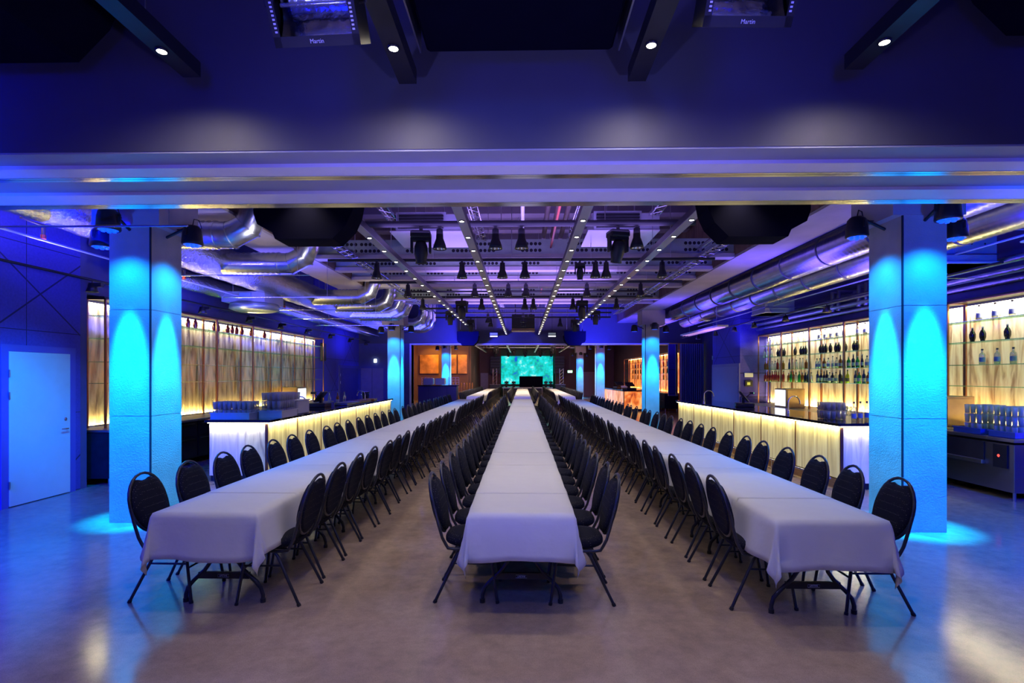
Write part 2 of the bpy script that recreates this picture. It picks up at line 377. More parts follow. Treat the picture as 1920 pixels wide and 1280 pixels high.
def tag(o, label=None, cat=None, group=None, kind=None):
    if label: o['label'] = label
    if cat: o['category'] = cat
    if group: o['group'] = group
    if kind: o['kind'] = kind
    return o
def empty(name, loc=(0, 0, 0), rz=0.0, label=None, cat=None, group=None):
    o = bpy.data.objects.new(name, None); C.objects.link(o); o.location = loc; o.rotation_euler = (0, 0, rz); o.empty_display_size = 0.1
    return tag(o, label, cat, group)
def struct(o, label=None): o['kind'] = 'structure'; return tag(o, label)
def children(o): return KIDS.get(o.name, [])
KIDS = {}
def note(root):
    """remember the whole tree below root so that copies do not have to search for it"""
    for ch in [c for c in bpy.data.objects if c.parent == root]:
        KIDS.setdefault(root.name, []).append(ch); note(ch)
    return root
def copy_tree(o, parent=None, keep_lights=True):
    c = o.copy(); C.objects.link(c)
    if parent: c.parent = parent
    for ch in children(o): copy_tree(ch, c)
    return c
ORD = ['first', 'second', 'third', 'fourth', 'fifth', 'sixth', 'seventh', 'eighth', 'ninth', 'tenth', 'eleventh', 'twelfth', 'thirteenth', 'fourteenth', 'fifteenth', 'sixteenth', 'seventeenth', 'eighteenth', 'nineteenth', 'twentieth']
TEN = ['', '', 'twenty', 'thirty', 'forty', 'fifty']
def ordn(i):
    if i < 20: return ORD[i]
    n = i+1
    return {20: 'twentieth', 30: 'thirtieth', 40: 'fortieth'}.get(n) or TEN[n//10]+'-'+ORD[n % 10-1]

# ------------------------------------------------------------------ THE SHELL
YW = 23.4
struct(B().box(-9.5, 9.5, -7, 50, -0.2, 0, floorm).obj('floor'))
struct(B().box(-9.5, 9.5, -7, 50, 5.6, 5.8, slabm).obj('ceiling'))
struct(B().box(-7.1, -6.9, -7, 8.1, 0, 5.6, wallm).obj('wall_left'))
struct(B().box(-8.0, -7.35, 8.1, 18.4, 0, 5.6, wall_plain).box(-7.35, -6.9, 8.1, 8.22, 0, 5.6, wall_plain).obj('wall_left_alcove'))
struct(B().box(-7.5, -7.3, 18.4, YW, 0, 5.6, wallm).obj('wall_left_far'))
struct(B().box(-7.8, -7.6, YW+0.3, 50, 0, 5.6, wall_brown).obj('wall_left_second'))
struct(B().box(8.0, 8.2, -7, 17.15, 0, 5.6, wall_plain).obj('wall_right'))
struct(B().box(7.0, 8.2, 17.15, 19.6, 0, 5.6, wallm).obj('wall_right_block'))
struct(B().box(7.9, 8.2, 19.6, YW, 0, 5.6, navy).obj('wall_right_far'))
struct(B().box(8.0, 8.2, YW, 50, 0, 5.6, wall_brown).obj('wall_right_second'))
struct(B().box(-9.5, 9.5, -7.2, -7, 0, 5.6, wall_plain).obj('wall_back'))
struct(B().box(-9.5, 9.5, 49.5, 49.7, 0, 5.6, wall_brown).obj('wall_front'))

# near bulkhead: painted face over the whole width with its soffit
struct(B().box(-6.9, 8.0, 3.38, 4.5, 3.225, 5.6, bulkm).box(-6.9, 8.0, 3.385, 4.5, 3.213, 3.225, soffm).obj('trim_1'), 'blue-lit grey bulkhead face across the top of the photo')
for i, (ya, yb, lb) in enumerate(((3.565, 3.80, 'nearer white sliding-wall rail across the whole bulkhead soffit'), (4.09, 4.42, 'farther white sliding-wall rail at the lower edge of the bulkhead'))):
    r = empty('sliding_wall_rail', (0, ya, 3.2), 0, lb, 'rail', 'sliding wall rails under the near bulkhead')
    B().box(-6.85, 7.95, 0, (yb-ya)*0.68, -0.012, 0.013, white_alu).obj('rail_plate', r)
    b = B(); y0 = (yb-ya)*0.69
    b.box(-6.85, 7.95, y0, y0+0.028, -0.014, 0.013, alu); b.box(-6.85, 7.95, y0+0.034, yb-ya, -0.014, 0.013, alu)
    b.obj('runner', r)
struct(B().box(-7.5, 8.0, YW, YW+0.5, 3.2, 5.6, bulkm).box(-7.3, -4.95, YW, YW+0.5, 0, 3.2, wall_plain).obj('trim_2'))
struct(B().box(-4.95, 6.45, YW-0.03, YW+0.53, 3.14, 3.2, white_alu).box(-5.03, -4.95, YW-0.03, YW+0.53, 0, 3.2, white_alu).obj('trim_3'))

# concrete downstand beams
def downstand(sx, y0, y1, nm, lb):
    b = B(); x0, x1 = sorted((sx*4.18, sx*4.94))
    b.box(x0, x1, y0, y1, 4.09, 5.6, beam_conc)
    inner = sx*4.18
    k = 0; y = y0
    while y < y1-0.05:
        e = min(y+0.6, y1); xa, xb = sorted((inner, inner-sx*0.02))
        b.box(xa, xb, y+0.006, e-0.006, 4.13, 5.59, brown_clad); y = e
    struct(b.obj(nm), lb)
downstand(1, 4.5, 23.4, 'trim_4', 'long concrete beam with brown cladding over the right aisle')
downstand(-1, 4.5, 14.1, 'trim_5', 'short concrete beam with brown cladding over the left aisle')
downstand(1, 23.9, 48, 'trim_6', None); downstand(-1, 23.9, 48, 'trim_7', None)
# shallow cross ribs of the slab
b = B()
for y in [5.2+1.3*i for i in range(14)]: b.box(-4.1, 4.1, y, y+0.32, 5.36, 5.6, slabm)
struct(b.obj('trim_8'))
# perforated steel floor beams
for i, y in enumerate((10.5, 11.7, 12.8, 13.9, 16.2, 17.0)):
    b = B(); b.box(-4.17, 4.17, y, y+0.10, 4.18, 4.48, M('beam_green_grey', (0.42, 0.50, 0.44), 0.5, 0.2, var=0.1)); b.box(-4.17, 4.17, y-0.05, y+0.2, 4.10, 4.18, beam_conc)
    for gx in range(-8, 9):
        if abs(gx) in (1, 4, 6): continue
        for k in range(5):
            for z in (4.26, 4.39): b.disc((gx*0.46+k*0.085, y-0.003, z), 0.034, black, (0, -1, 0), 10)
    tag(b.obj('perforated_beam'), f'grey steel cross beam with round holes, {ordn(i)} from the front under the ceiling', 'beam', 'perforated cross beams')

# ------------------------------------------------------------------ concrete columns and their LED pars
def column(x0, x1, y, lb, third=True):
    r = empty('concrete_column', ((x0+x1)/2, y+0.29, 0), 0, lb, 'column', 'square concrete columns'); r['kind'] = 'thing'
    hx = (x1-x0)/2; hy = 0.29
    b = B(); g = 0.007
    zs = [0, 1.28, 2.56, 3.58]
    for k in range(3): b.box(-hx, hx, -hy, hy, zs[k]+(g if k else 0), zs[k+1], concrete); 
    b.box(-hx+0.005, hx-0.005, -hy+0.005, hy-0.005, 0, 3.58, concrete)
    b.obj('shaft', r)
    sx = 1 if x0 > 0 else -1; e = 0.12
    B().box(-sx*hx-0.009, -sx*hx+0.009, -hy-0.004, -hy+0.01, 0, 3.579, M('dark_joint', (0.01, 0.01, 0.02), 0.8)).obj('corner_joint', r)
    B().box(-hx-(e if sx > 0 else 0.2), hx+(0.2 if sx > 0 else e), -hy-0.02, hy+0.16, 3.58, 4.09 if y < 23 else 4.09, beam_conc).obj('capital', r)
    return r

par_proto = None
def par_can(loc, aim_xy, lb, pw, pn, arm, far=False):
    """LED wash lamp: finned can on a bracket arm, lens pointing down"""
    r = empty('wash_light', loc, 0, lb, 'lamp', 'blue wash lights round the columns')
    n = 10 if far else 18
    B().lathe([(0.0, 0.17), (0.07, 0.165), (0.10, 0.13), (0.115, 0.06), (0.12, 0.0), (0.125, -0.06), (0.118, -0.075), (0.1, -0.075)], blackm, n=n).obj('body', r)
    b = B().disc((0, 0, -0.073), 0.1, ledblue, (0, 0, -1), n)
    if not far:
        for k in range(7): b.lathe([(0.022, -0.074), (0.02, -0.092), (0.0, -0.095)], ledblue, (0.06*math.cos(k*PI/3)*(k < 6), 0.06*math.sin(k*PI/3)*(k < 6), 0), 8)
    b.obj('lens', r)
    ax, ay = arm
    v = Vector((ax, ay, 0)); nrm = v.normalized(); pz = Vector((-nrm.y, nrm.x, 0))
    b = B(); b.tube([pz*0.135+Vector((0, 0, 0.02)), pz*0.135+Vector((0, 0, 0.1)), Vector((0, 0, 0.13))+nrm*0.1, -pz*0.135+Vector((0, 0, 0.1)), -pz*0.135+Vector((0, 0, 0.02))], 0.012, blackm, 6)
    b.tube([Vector((0, 0, 0.13))+nrm*0.1, v+Vector((0, 0, 0.02))], 0.018, blackm, 6); b.obj('bracket', r)
    if not far:
        B().tube([(0, 0, 0.16), (0.02, 0.0, 0.25), (0.07, 0.02, 0.24), (0.10, 0.03, 0.14), (v.x*0.6, v.y*0.6, 0.12)], 0.007, black, 5).obj('cable', r)
    ax_, ay_ = aim_xy
    v3 = Vector((ax, ay, 0))
    light('SPOT', (0, 0, -0.11), (ax*0.35, ay*0.35, -3.2), pw, CYAN, 0.06, 120, 1.0, parent=r)
    light('SPOT', (0, 0, -0.11), (v3.x, v3.y, -2.15), pn, (0.0, 0.34, 1.0), 0.04, 25, 0.9, parent=r)
    return r
cols = [(-4.97, -4.47, 6.25, 'near left concrete column glowing cyan under its lamps', 'near left column'),
        (4.29, 4.78, 6.05, 'near right concrete column glowing cyan under its lamps', 'near right column'),
        (-4.86, -4.4, 18.9, 'cyan-lit concrete column beside the far end of the left bar', 'column at the left bar end'),
        (4.35, 4.84, 18.8, 'cyan-lit concrete column just past the right bar', 'column past the right bar'),
        (-4.86, -4.36, 31.6, 'blue-lit column behind the coffee counter in the second hall', 'column behind the coffee counter'),
        (4.36, 4.86, 31.4, 'violet-blue column before the orange bar in the second hall', 'column before the orange bar'),
        (-4.8, -4.3, 41.9, 'farthest blue-lit column on the left', 'farthest left column'),
        (4.3, 4.8, 41.8, 'farthest blue-lit column on the right, near the exit sign', 'farthest right column')]
for i, (x0, x1, y, lb, nm) in enumerate(cols):
    column(x0, x1, y, lb)
    xm = (x0+x1)/2; ins = 1 if x0 < 0 else -1; far = y > 15; hx = (x1-x0)/2
    k = 1.0 if not far else 0.8
    z = 3.5 if i < 2 else 3.45
    par_can((xm, y-0.33, z), (0.0, 0.05), f'wash lamp on the camera side of the {nm}', 300*k, 4200*k, (0, 0.33), far)
    par_can((xm+ins*(hx+0.33), y+0.29, z-0.02), (-ins*0.05, 0), f'wash lamp on the aisle side of the {nm}', 300*k, 4200*k, (-ins*0.33, 0), far)
    par_can((xm-ins*(hx+0.30), y+0.25, z-0.05), (ins*0.05, 0), f'wash lamp on the outer side of the {nm}', 200*k, 1800*k, (ins*0.30, 0), far)

# ------------------------------------------------------------------ light tracks with round downlights
def track(x, y0, y1, first, pitch, lb, grp, far=False, en=15, every=1, ang=96, und=None):
    r = empty('light_track', (x, y0, 3.6), 0, lb, 'light track', grp)
    b = B(); L = y1-y0
    b.box(-0.055, 0.055, 0, L, 0.0, 0.01, und or M('track_underside', (0.42, 0.40, 0.40), 0.35, 0.2)); b.box(-0.055, 0.055, 0, L, 0.01, 0.09, blackm)
    b.obj('housing', r)
    y = first; k = 0; n = 12 if far else 14
    while y < y1-0.05:
        q = B().lathe([(0.034, 0.0), (0.034, -0.008), (0.026, -0.01)], blackm, n=n).disc((0, 0, -0.009), 0.026 if not far else 0.03, lampm2 if far else lampm, (0, 0, -1), n)
        q.obj('downlight', r, (0, y-y0, 0))
        if k % every == 0:
            light('SPOT', (0, y-y0, -0.03), (0, y-y0, -3), en*every*(0.8 if y0 < 0 and y > y1-0.6 else 1), WARM, 0.03, (168 if y0 < 0 and y > y1-0.6 else ang), 1.0, parent=r)
        y += pitch; k += 1
    b = B(); y = 0.6
    while y < L: b.tube([(0.0, y, 0.09), (0.0, y, 1.99)], 0.004, steel, 4, caps=False); y += 2.9
    b.obj('hanging_rod', r)
P = 0.735
for x, nm, ye in ((-2.03, 'outer left', 19.2), (-0.72, 'inner left', 23.35), (0.71, 'inner right', 23.35), (1.98, 'outer right', 18.9)):
    track(x, -6.5, 3.2 if abs(x) > 1 else 3.3, 2.93-12*P, P, f'{nm} lamp track ending just before the near bulkhead', 'light tracks in front of the bulkhead', en=20, every=2, ang=96, und=blackm)
    track(x, 4.6, ye, 4.76, P, f'{nm} lamp track running down the hall ceiling', 'light tracks over the long tables', en=25, every=2)
for x, nm in ((-2.9, 'outer left'), (-0.95, 'inner left'), (0.95, 'inner right'), (2.9, 'outer right')):
    track(x, 24.2, 42.0, 24.5, 1.1, f'{nm} lamp track in the second hall before the stage', 'light tracks in the second hall', True, 45, 3)

# ------------------------------------------------------------------ chairs
def chair_parts():
    P_ = {}
    # seat: domed cushion
    b = B(); n = 20; vs_ = []; prof = [(0.0, 0.425), (0.90, 0.428), (1.0, 0.445), (1.0, 0.475), (0.93, 0.498), (0.6, 0.508), (0.0, 0.512)]
    for (t, z) in prof:
        for k in range(n):
            a = 2*PI*k/n; e = 2.6
            c, s_ = math.cos(a), math.sin(a)
            rr = (abs(c)**e+abs(s_)**e)**(-1/e)
            vs_.append((0.01+0.215*t*rr*c, 0.215*t*rr*s_, z))
    fs = [(i*n+k, i*n+(k+1) % n, (i+1)*n+(k+1) % n, (i+1)*n+k) for i in range(len(prof)-1) for k in range(n)]
    b.add(vs_, fs, seat_fab, True); P_['seat'] = b.mesh('seat')
    # the back leans: at height z it stands at x = bx(z)
    def bx(z): return -0.205-(z-0.46)*0.245
    zc, rz_, ry = 0.735, 0.235, 0.205
    # oval pad with the shallow hand hole left under the hoop
    N = 34; ring = []
    for k in range(N):
        a = 2*PI*k/N+PI/2; y = 0.195*math.cos(a); z = zc-0.004+0.222*math.sin(a)
        if z > zc: z = min(z, zc+0.176+0.030*(abs(y)/0.095)**2)
        ring.append((y, z))
    b = B(); vs_ = []
    for (off, sc_) in ((-0.018, 0.86), (-0.024, 0.93), (-0.012, 1.0), (0.016, 1.0), (0.034, 0.92), (0.042, 0.6)):
        for (y, z) in ring:
            zz = zc-0.03+(z-zc+0.03)*sc_; vs_.append((bx(zz)+off, y*sc_, zz))
    L = 6; fs = [(i*N+k, i*N+(k+1) % N, (i+1)*N+(k+1) % N, (i+1)*N+k) for i in range(L-1) for k in range(N)]
    fs += [tuple(range(N-1, -1, -1)), tuple(range((L-1)*N, L*N))]
    b.add(vs_, fs, seat_fab, True); P_['backrest'] = b.mesh('backrest')
    # frame: oval hoop and two uprights that bend under the seat
    b = B(); b.tube([(bx(zc+rz_*math.sin(a))-0.002, ry*math.cos(a), zc+rz_*math.sin(a)) for a in [2*PI*k/26 for k in range(26)]], 0.012, chair_fr, 7, closed=True)
    for s_ in (-1, 1):
        b.tube([(bx(0.72), s_*0.207, 0.72), (bx(0.6), s_*0.203, 0.6), (bx(0.5)+0.004, s_*0.2, 0.5), (bx(0.45)+0.018, s_*0.2, 0.45), (-0.165, s_*0.2, 0.418), (-0.12, s_*0.2, 0.412), (0.17, s_*0.2, 0.412)], 0.0125, chair_fr, 7)
    P_['frame'] = b.mesh('frame')
    for s_ in (-1, 1):
        b = B(); b.tube([(0.14, s_*0.19, 0.41), (0.155, s_*0.195, 0.40), (0.17, s_*0.2, 0.37), (0.225, s_*0.225, 0.0)], 0.012, chair_fr, 7)
        b.tube([(0.2222, s_*0.2235, 0.02), (0.2255, s_*0.225, 0.0)], 0.0155, black, 7); P_['front_leg%d' % s_] = b.mesh('leg')
        b = B(); b.tube([(-0.02, s_*0.185, 0.41), (-0.055, s_*0.19, 0.405), (-0.085, s_*0.195, 0.37), (-0.268, s_*0.225, 0.0)], 0.012, chair_fr, 7)
        b.tube([(-0.258, s_*0.2235, 0.02), (-0.268, s_*0.225, 0.0)], 0.0155, black, 7); P_['rear_leg%d' % s_] = b.mesh('leg')
    b = B(); b.tube([(0.19, -0.207, 0.27), (0.19, 0.207, 0.27)], 0.008, chair_fr, 6)
    for s_ in (-1, 1): b.tube([(-0.12, s_*0.2, 0.30), (0.185, s_*0.206, 0.30)], 0.008, chair_fr, 6)
    P_['stretcher'] = b.mesh('stretcher')
    return P_
CP = chair_parts()
def make_chair():
    r = empty('banquet_chair')
    for key, nm in (('seat', 'seat'), ('backrest', 'backrest'), ('frame', 'frame'), ('front_leg-1', 'leg'), ('front_leg1', 'leg'), ('rear_leg-1', 'leg'), ('rear_leg1', 'leg'), ('stretcher', 'stretcher')):
        o = bpy.data.objects.new(nm, CP[key]); C.objects.link(o); o.parent = r
    return r
proto = note(make_chair())
far_mesh = None
def joined_chair():
    """the same chair as one light mesh, for copies too small to show parts"""
    b = B()
    for key, me in CP.items():
        m = me.materials[0]
        b.add([v.co.copy() for v in me.vertices], [tuple(p.vertices) for p in me.polygons], m, True)
    return b
jb = joined_chair(); far_mesh = jb.mesh('banquet_chair')
used = [False]
def place_chair(x, y, rz, lab, grp, far):
    if far: o = bpy.data.objects.new('banquet_chair', far_mesh); C.objects.link(o)
    elif not used[0]: o = proto; used[0] = True
    else: o = copy_tree(proto)
    o.location = (x, y, 0); o.rotation_euler = (0, 0, rz)
    tag(o, lab, 'chair', grp)
rows = [(-2.80, 1, 4.28, 'outer side of the left table row', 'left outer'),
        (-1.98, -1, 4.25, 'aisle side of the left table row', 'left aisle'),
        (-0.42, 1, 4.33, 'left side of the middle table row', 'middle left'),
        (0.44, -1, 4.30, 'right side of the middle table row', 'middle right'),
        (1.84, 1, 4.25, 'aisle side of the right table row', 'right aisle'),
        (2.62, -1, 4.18, 'outer side of the right table row', 'right outer')]
stuff_spots = []
for (x, f, y0, side, g) in rows:
    y = y0; i = 0
    while y < 22.6:
        if 13.05 < y < 13.5 and abs(x) > 1: y = 13.75
        rz = (0 if f > 0 else PI)+R.uniform(-0.045, 0.045)*(1 if i else 0.3)
        near = 'black dotted-fabric banquet chair' if g.startswith('middle') else 'black padded banquet chair'
        place_chair(x+R.uniform(-0.02, 0.02)*(i > 0), y, rz, f'{near}, {ordn(i)} on the {side}', 'banquet chairs, '+side, y > 15)
        y += 0.57+R.uniform(-0.03, 0.05)*(1 if i > 1 else 0.2); i += 1
    y = 25.95; i = 0
    while y < 40.8:
        rz = (0 if f > 0 else PI)+R.uniform(-0.05, 0.05)
        if i < 17:
            place_chair(x, y, rz, f'second hall chair, {ordn(i)} on the {side}', 'second hall chairs, '+side, True)
        else: stuff_spots.append((x, y, rz))
        y += 0.575; i += 1
b = B()
for (x, y, rz) in stuff_spots:
    mt = Matrix.Translation((x, y, 0)) @ Matrix.Rotation(rz, 4, 'Z')
    for f_, mi_ in [((f), 0) for f in ()]: pass
    o0 = len(b.v); b.v += [tuple(mt @ Vector(p)) for p in jb.v]
    for m in jb.mats: b.mi(m)
    for f_, k_, s_ in zip(jb.f, jb.m, jb.s): b.f.append([q+o0 for q in f_]); b.m.append(b.mi(jb.mats[k_])); b.s.append(s_)
if stuff_spots: tag(b.obj('banquet_chairs'), 'farthest banquet chairs before the stage, seen as one dark mass', 'chairs', kind='stuff')

# ------------------------------------------------------------------ folding tables and tablecloths
def text(body, size, m, parent, loc, rot, name='lettering', ext=0.0005, align='CENTER'):
    cu = bpy.data.curves.new(name, 'FONT'); cu.body = body; cu.size = size; cu.extrude = ext; cu.align_x = align
    cu.materials.append(m); o = bpy.data.objects.new(name, cu); C.objects.link(o)
    bpy.context.view_layer.update()
    me = bpy.data.meshes.new_from_object(o.evaluated_get(bpy.context.evaluated_depsgraph_get())); bpy.data.objects.remove(o)
    o = bpy.data.objects.new(name, me); C.objects.link(o)
    if parent: o.parent = parent
    o.location = loc; o.rotation_euler = rot; return o
lt = M('label_print', (0.75, 0.75, 0.8), 0.5)
def leg_mesh():
    b = B(); r = 0.016
    for s_ in (-1, 1):
        b.tube([(s_*0.10, 0, 0.725), (s_*0.10, 0, 0.37), (s_*0.113, 0, 0.31), (s_*0.155, 0, 0.25), (s_*0.245, 0, 0.165), (s_*0.288, 0, 0.115), (s_*0.305, 0, 0.06), (s_*0.305, 0, 0.0)], r, chair_fr, 8)
        b.tube([(s_*0.305, 0, 0.03), (s_*0.305, 0, 0.0)], 0.021, black, 8)
    b.box(-0.20, 0.20, -0.012, 0.012, 0.185, 0.235, blackm)
    b.box(-0.29, 0.29, -0.013, 0.013, 0.70, 0.73, blackm)
    return b.mesh('leg_frame')
legm = leg_mesh()
def fold_table():
    r = empty('folding_table')
    B().box(-0.375, 0.375, 0.0, 1.83, 0.725, 0.757, M('table_plastic', (0.5, 0.5, 0.52), 0.5), 0.008).obj('tabletop', r)
    for y in (0.26, 1.57):
        o = bpy.data.objects.new('leg', legm); C.objects.link(o); o.parent = r; o.location = (0, y, 0)
    b = B(); b.box(-0.02, 0.02, 0.28, 1.55, 0.69, 0.725, blackm); b.obj('under_rail', r)
    return r
tp = note(fold_table())
first_t = True
trow = [(-2.335, 3.83, 'left'), (-0.01, 3.86, 'middle'), (2.16, 3.72, 'right')]
tabs = []
for (x, y0, nm) in trow:
    tabs += [(x, y0+i*1.85+(0.12 if i > 4 else 0), f'folding table under white cloth, {ordn(i)} from the camera in the {nm} row', f'folding tables of the {nm} row') for i in range(10)]
    tabs += [(x, 25.7+i*1.85, f'second hall folding table, {ordn(i)} past the partition in the {nm} row', f'second hall folding tables, {nm} row') for i in range(8)]
for k, (x, y, lb, g) in enumerate(tabs):
    o = tp if k == 0 else copy_tree(tp)
    o.location = (x, y, 0); tag(o, lb, 'table', g)
    if ', first from the camera' in lb:
        pl = B().box(-0.045, 0.045, -0.016, -0.0125, 0.197, 0.223, blackm)
        pl.tube([(-0.043, -0.017, 0.199), (0.043, -0.017, 0.199), (0.043, -0.017, 0.221), (-0.043, -0.017, 0.221)], 0.0012, lt, 4, closed=True)
        q = pl.obj('nameplate', o, (0, 0.26, 0)); text('LIFETIME', 0.016, lt, q, (0, -0.0165, 0.2045), (PI/2, 0, 0))

def cloth(length, front, back, seed, hang=0.30, n=40):
    """draped cloth: local y runs along the table, the top starts at y=0"""
    rr = random.Random(seed); W = 0.765; x0 = -W/2
    us = []; N1 = 8
    hs = hang+rr.uniform(-0.02, 0.03)
    for k in range(N1): us.append(-hs+hs*k/N1)
    us += [W*k/8 for k in range(9)]
    for k in range(1, N1+1): us.append(W+hs*k/N1)
    vv = []
    fh = 0.345 if front else 0.0
    if front: vv += [-fh+fh*k/N1 for k in range(N1)]
    nm = int(length/0.045); vv += [length*k/nm for k in range(nm+1)]
    bh = 0.345 if back else 0.0
    if back: vv += [length+bh*k/N1 for k in range(1, N1+1)]
    p1, p2, f1 = rr.uniform(0, 6), rr.uniform(0, 6), rr.uniform(7, 10)
    vs_ = []
    for v in vv:
        for u in us:
            ex = -u if u < 0 else (u-W if u > W else 0.0); ey = -v if v < 0 else (v-length if (back and v > length) else 0.0)
            sx = -1 if u < 0 else 1; sy = -1 if v < 0 else 1
            cx_ = min(max(u, 0), W)+x0; cy_ = min(max(v, 0), length) if (front or back) else v
            cy_ = max(v, 0) if not back else min(max(v, 0), length)
            if ex == 0 and ey == 0: vs_.append((cx_, cy_, 0.0)); continue
            if ex > 0 and ey > 0:
                d = math.hypot(ex, ey); ph = math.atan2(ey, ex); t = d/0.45
                ro = 0.012+d*(0.09+0.05*math.sin(2*ph)-0.10*t*math.cos(8*ph))
                an = ph-0.22*math.sin(4*ph)*t
                vs_.append((cx_+sx*ro*math.cos(an)*1.1, cy_+sy*ro*math.sin(an)*1.0, -max(0, d-0.006)))
            elif ex > 0:
                t = ex/hs; wv = 0.016*t*math.sin(f1*v+p1)+0.010*t*math.sin(2.3*f1*v+p2)
                vs_.append((cx_+sx*(0.012+0.05*t+wv), cy_, -max(0, ex-0.006)+0.008*t*math.sin(5*v+p2)))
            else:
                t = ey/0.345; wv = 0.014*t*math.sin(9*u+p2)+0.008*t*math.sin(21*u+p1)
                vs_.append((cx_, cy_+sy*(0.010+0.03*t+wv), -max(0, ey-0.006)+0.010*t*math.sin(7*u+p1)))
    n_ = len(us); fs = [(j*n_+i, j*n_+i+1, (j+1)*n_+i+1, (j+1)*n_+i) for j in range(len(vv)-1) for i in range(n_-1)]
    b = B(); b.add(vs_, fs, cloth_m, True)
    return b
cm_cache = {}
def lay_cloths(x, y0, y1, nm, second, pitch=None):
    y = y0; i = 0
    rr = random.Random(int(x*10)+int(y0))
    cuts = [y0, y0+0.66]
    while cuts[-1] < y1-1.6: cuts.append(cuts[-1]+(1.34 if len(cuts) % 3 else 1.05))
    cuts.append(y1)
    for i in range(len(cuts)-1):
        L = cuts[i+1]-cuts[i]+(0.10 if i < len(cuts)-2 else 0)
        fr, bk = i == 0, i == len(cuts)-2
        bb = cloth(L, fr, bk, i*7+int(x*3)+(50 if second else 0))
        o = bb.obj('tablecloth'); o.location = (x, cuts[i], 0.7605+0.002*(i % 2))
        if i % 2 == 0 and i: o.rotation_euler = (0, 0, rr.uniform(-0.004, 0.004))
        lb = f'white tablecloth, {ordn(i)} from the camera on the {nm} table row' if not second else f'second hall tablecloth, {ordn(i)} past the partition on the {nm} row'
        if i == 0 and not second: lb = f'white tablecloth draped over the near end of the {nm} table row'
        tag(o, lb, 'tablecloth', ('second hall tablecloths, ' if second else 'tablecloths, ')+nm+' row')
        so = o.modifiers.new('thickness', 'SOLIDIFY'); so.thickness = 0.0016; so.offset = 1
for (x, y0, nm) in trow:
    if nm == 'middle': lay_cloths(x, y0-0.005, y0+18.62, nm, False)
    else: lay_cloths(x, y0-0.005, y0+18.62, nm, False)
    lay_cloths(x, 25.68, 40.5, nm, True)

# ------------------------------------------------------------------ bars
def bar(corner, ang, L, depth, sx, nm, front_m, end_m, nbay, z=0.99, lit=True, group='bars with glowing fronts'):
    """sx: +1 = the counter body lies towards +x of its front line (right-hand bar), -1 = towards -x"""
    r = empty('bar_counter', (corner[0], corner[1], 0), ang, nm, 'bar', group)
    def X(a, b_): return sorted((sx*a, sx*b_))
    a, c = X(-0.06, depth); B().box(a, c, -0.06, L+0.05, z, z+0.045, topm, 0.006).obj('worktop', r)
    a, c = X(0.05, depth-0.05); B().box(a, c, 0.05, L-0.05, 0.0, z-0.001, black).obj('carcass', r)
    w_ = L/nbay
    for k in range(nbay):
        a, c = X(0.018, 0.045); B().box(a, c, k*w_+0.012, (k+1)*w_-0.012, 0.17, z-0.03, front_m).obj('front_panel', r)
    b = B()
    for k in range(nbay+1):
        a, c = X(0.008, 0.05); b.box(a, c, k*w_-0.011, k*w_+0.011, 0.0, z, copper)
    b.obj('front_frame', r)
    a, c = X(0.05, depth-0.05); B().box(a, c, 0.012, 0.045, 0.10, z-0.03, end_m).obj('end_panel', r)
    a, c = X(0.005, 0.05); B().box(a, c, 0, L, 0.0, 0.15, woodp).obj('plinth', r)
    b = B(); x_ = -sx*0.09; b.tube([(x_, 0.1, 0.17), (x_, L-0.1, 0.17)], 0.018, chrome, 8)
    y = 0.4
    while y < L: b.tube([(x_, y, 0.17), (x_, y, 0.0)], 0.012, chrome, 6); y += 1.5
    b.obj('foot_rail', r)
    if lit:
        a, c = X(-0.035, -0.005)
        B().box(a, c, 0.0, L, z-0.012, z-0.001, strip_em).box(*X(0.0, depth-0.05), -0.045, -0.02, z-0.012, z-0.001, strip_em).obj('led_strip', r)
        light('AREA', (-sx*0.022, L/2, z-0.014), (sx*0.035, L/2, z-0.30), 66*L/8, (1, 0.85, 0.30), L, sy=0.02, parent=r).rotation_euler = (-sx*math.radians(32), 0, PI/2)
        light('AREA', (sx*depth/2, -0.033, z-0.014), (0, 0, 0), 6, (1, 0.9, 0.68), depth, sy=0.02, parent=r).rotation_euler = (math.radians(14), 0, 0)
    return r
bar((-4.24, 8.72), -0.02*0+math.atan(-0.0), 8.2, 1.05, -1, 'left bar counter with glowing cream front and black top', pan_front, pan_end, 7)
bar((4.90, 8.26), 0.035, 7.6, 1.05, 1, 'right bar counter with glowing cream front and black top', pan_front, pan_end, 6)
bar((5.05, 26.6), 0.03, 6.5, 1.2, 1, 'orange and pink glowing bar in the second hall', pan_pk, pan_or, 5, 1.0, False, 'far bars')

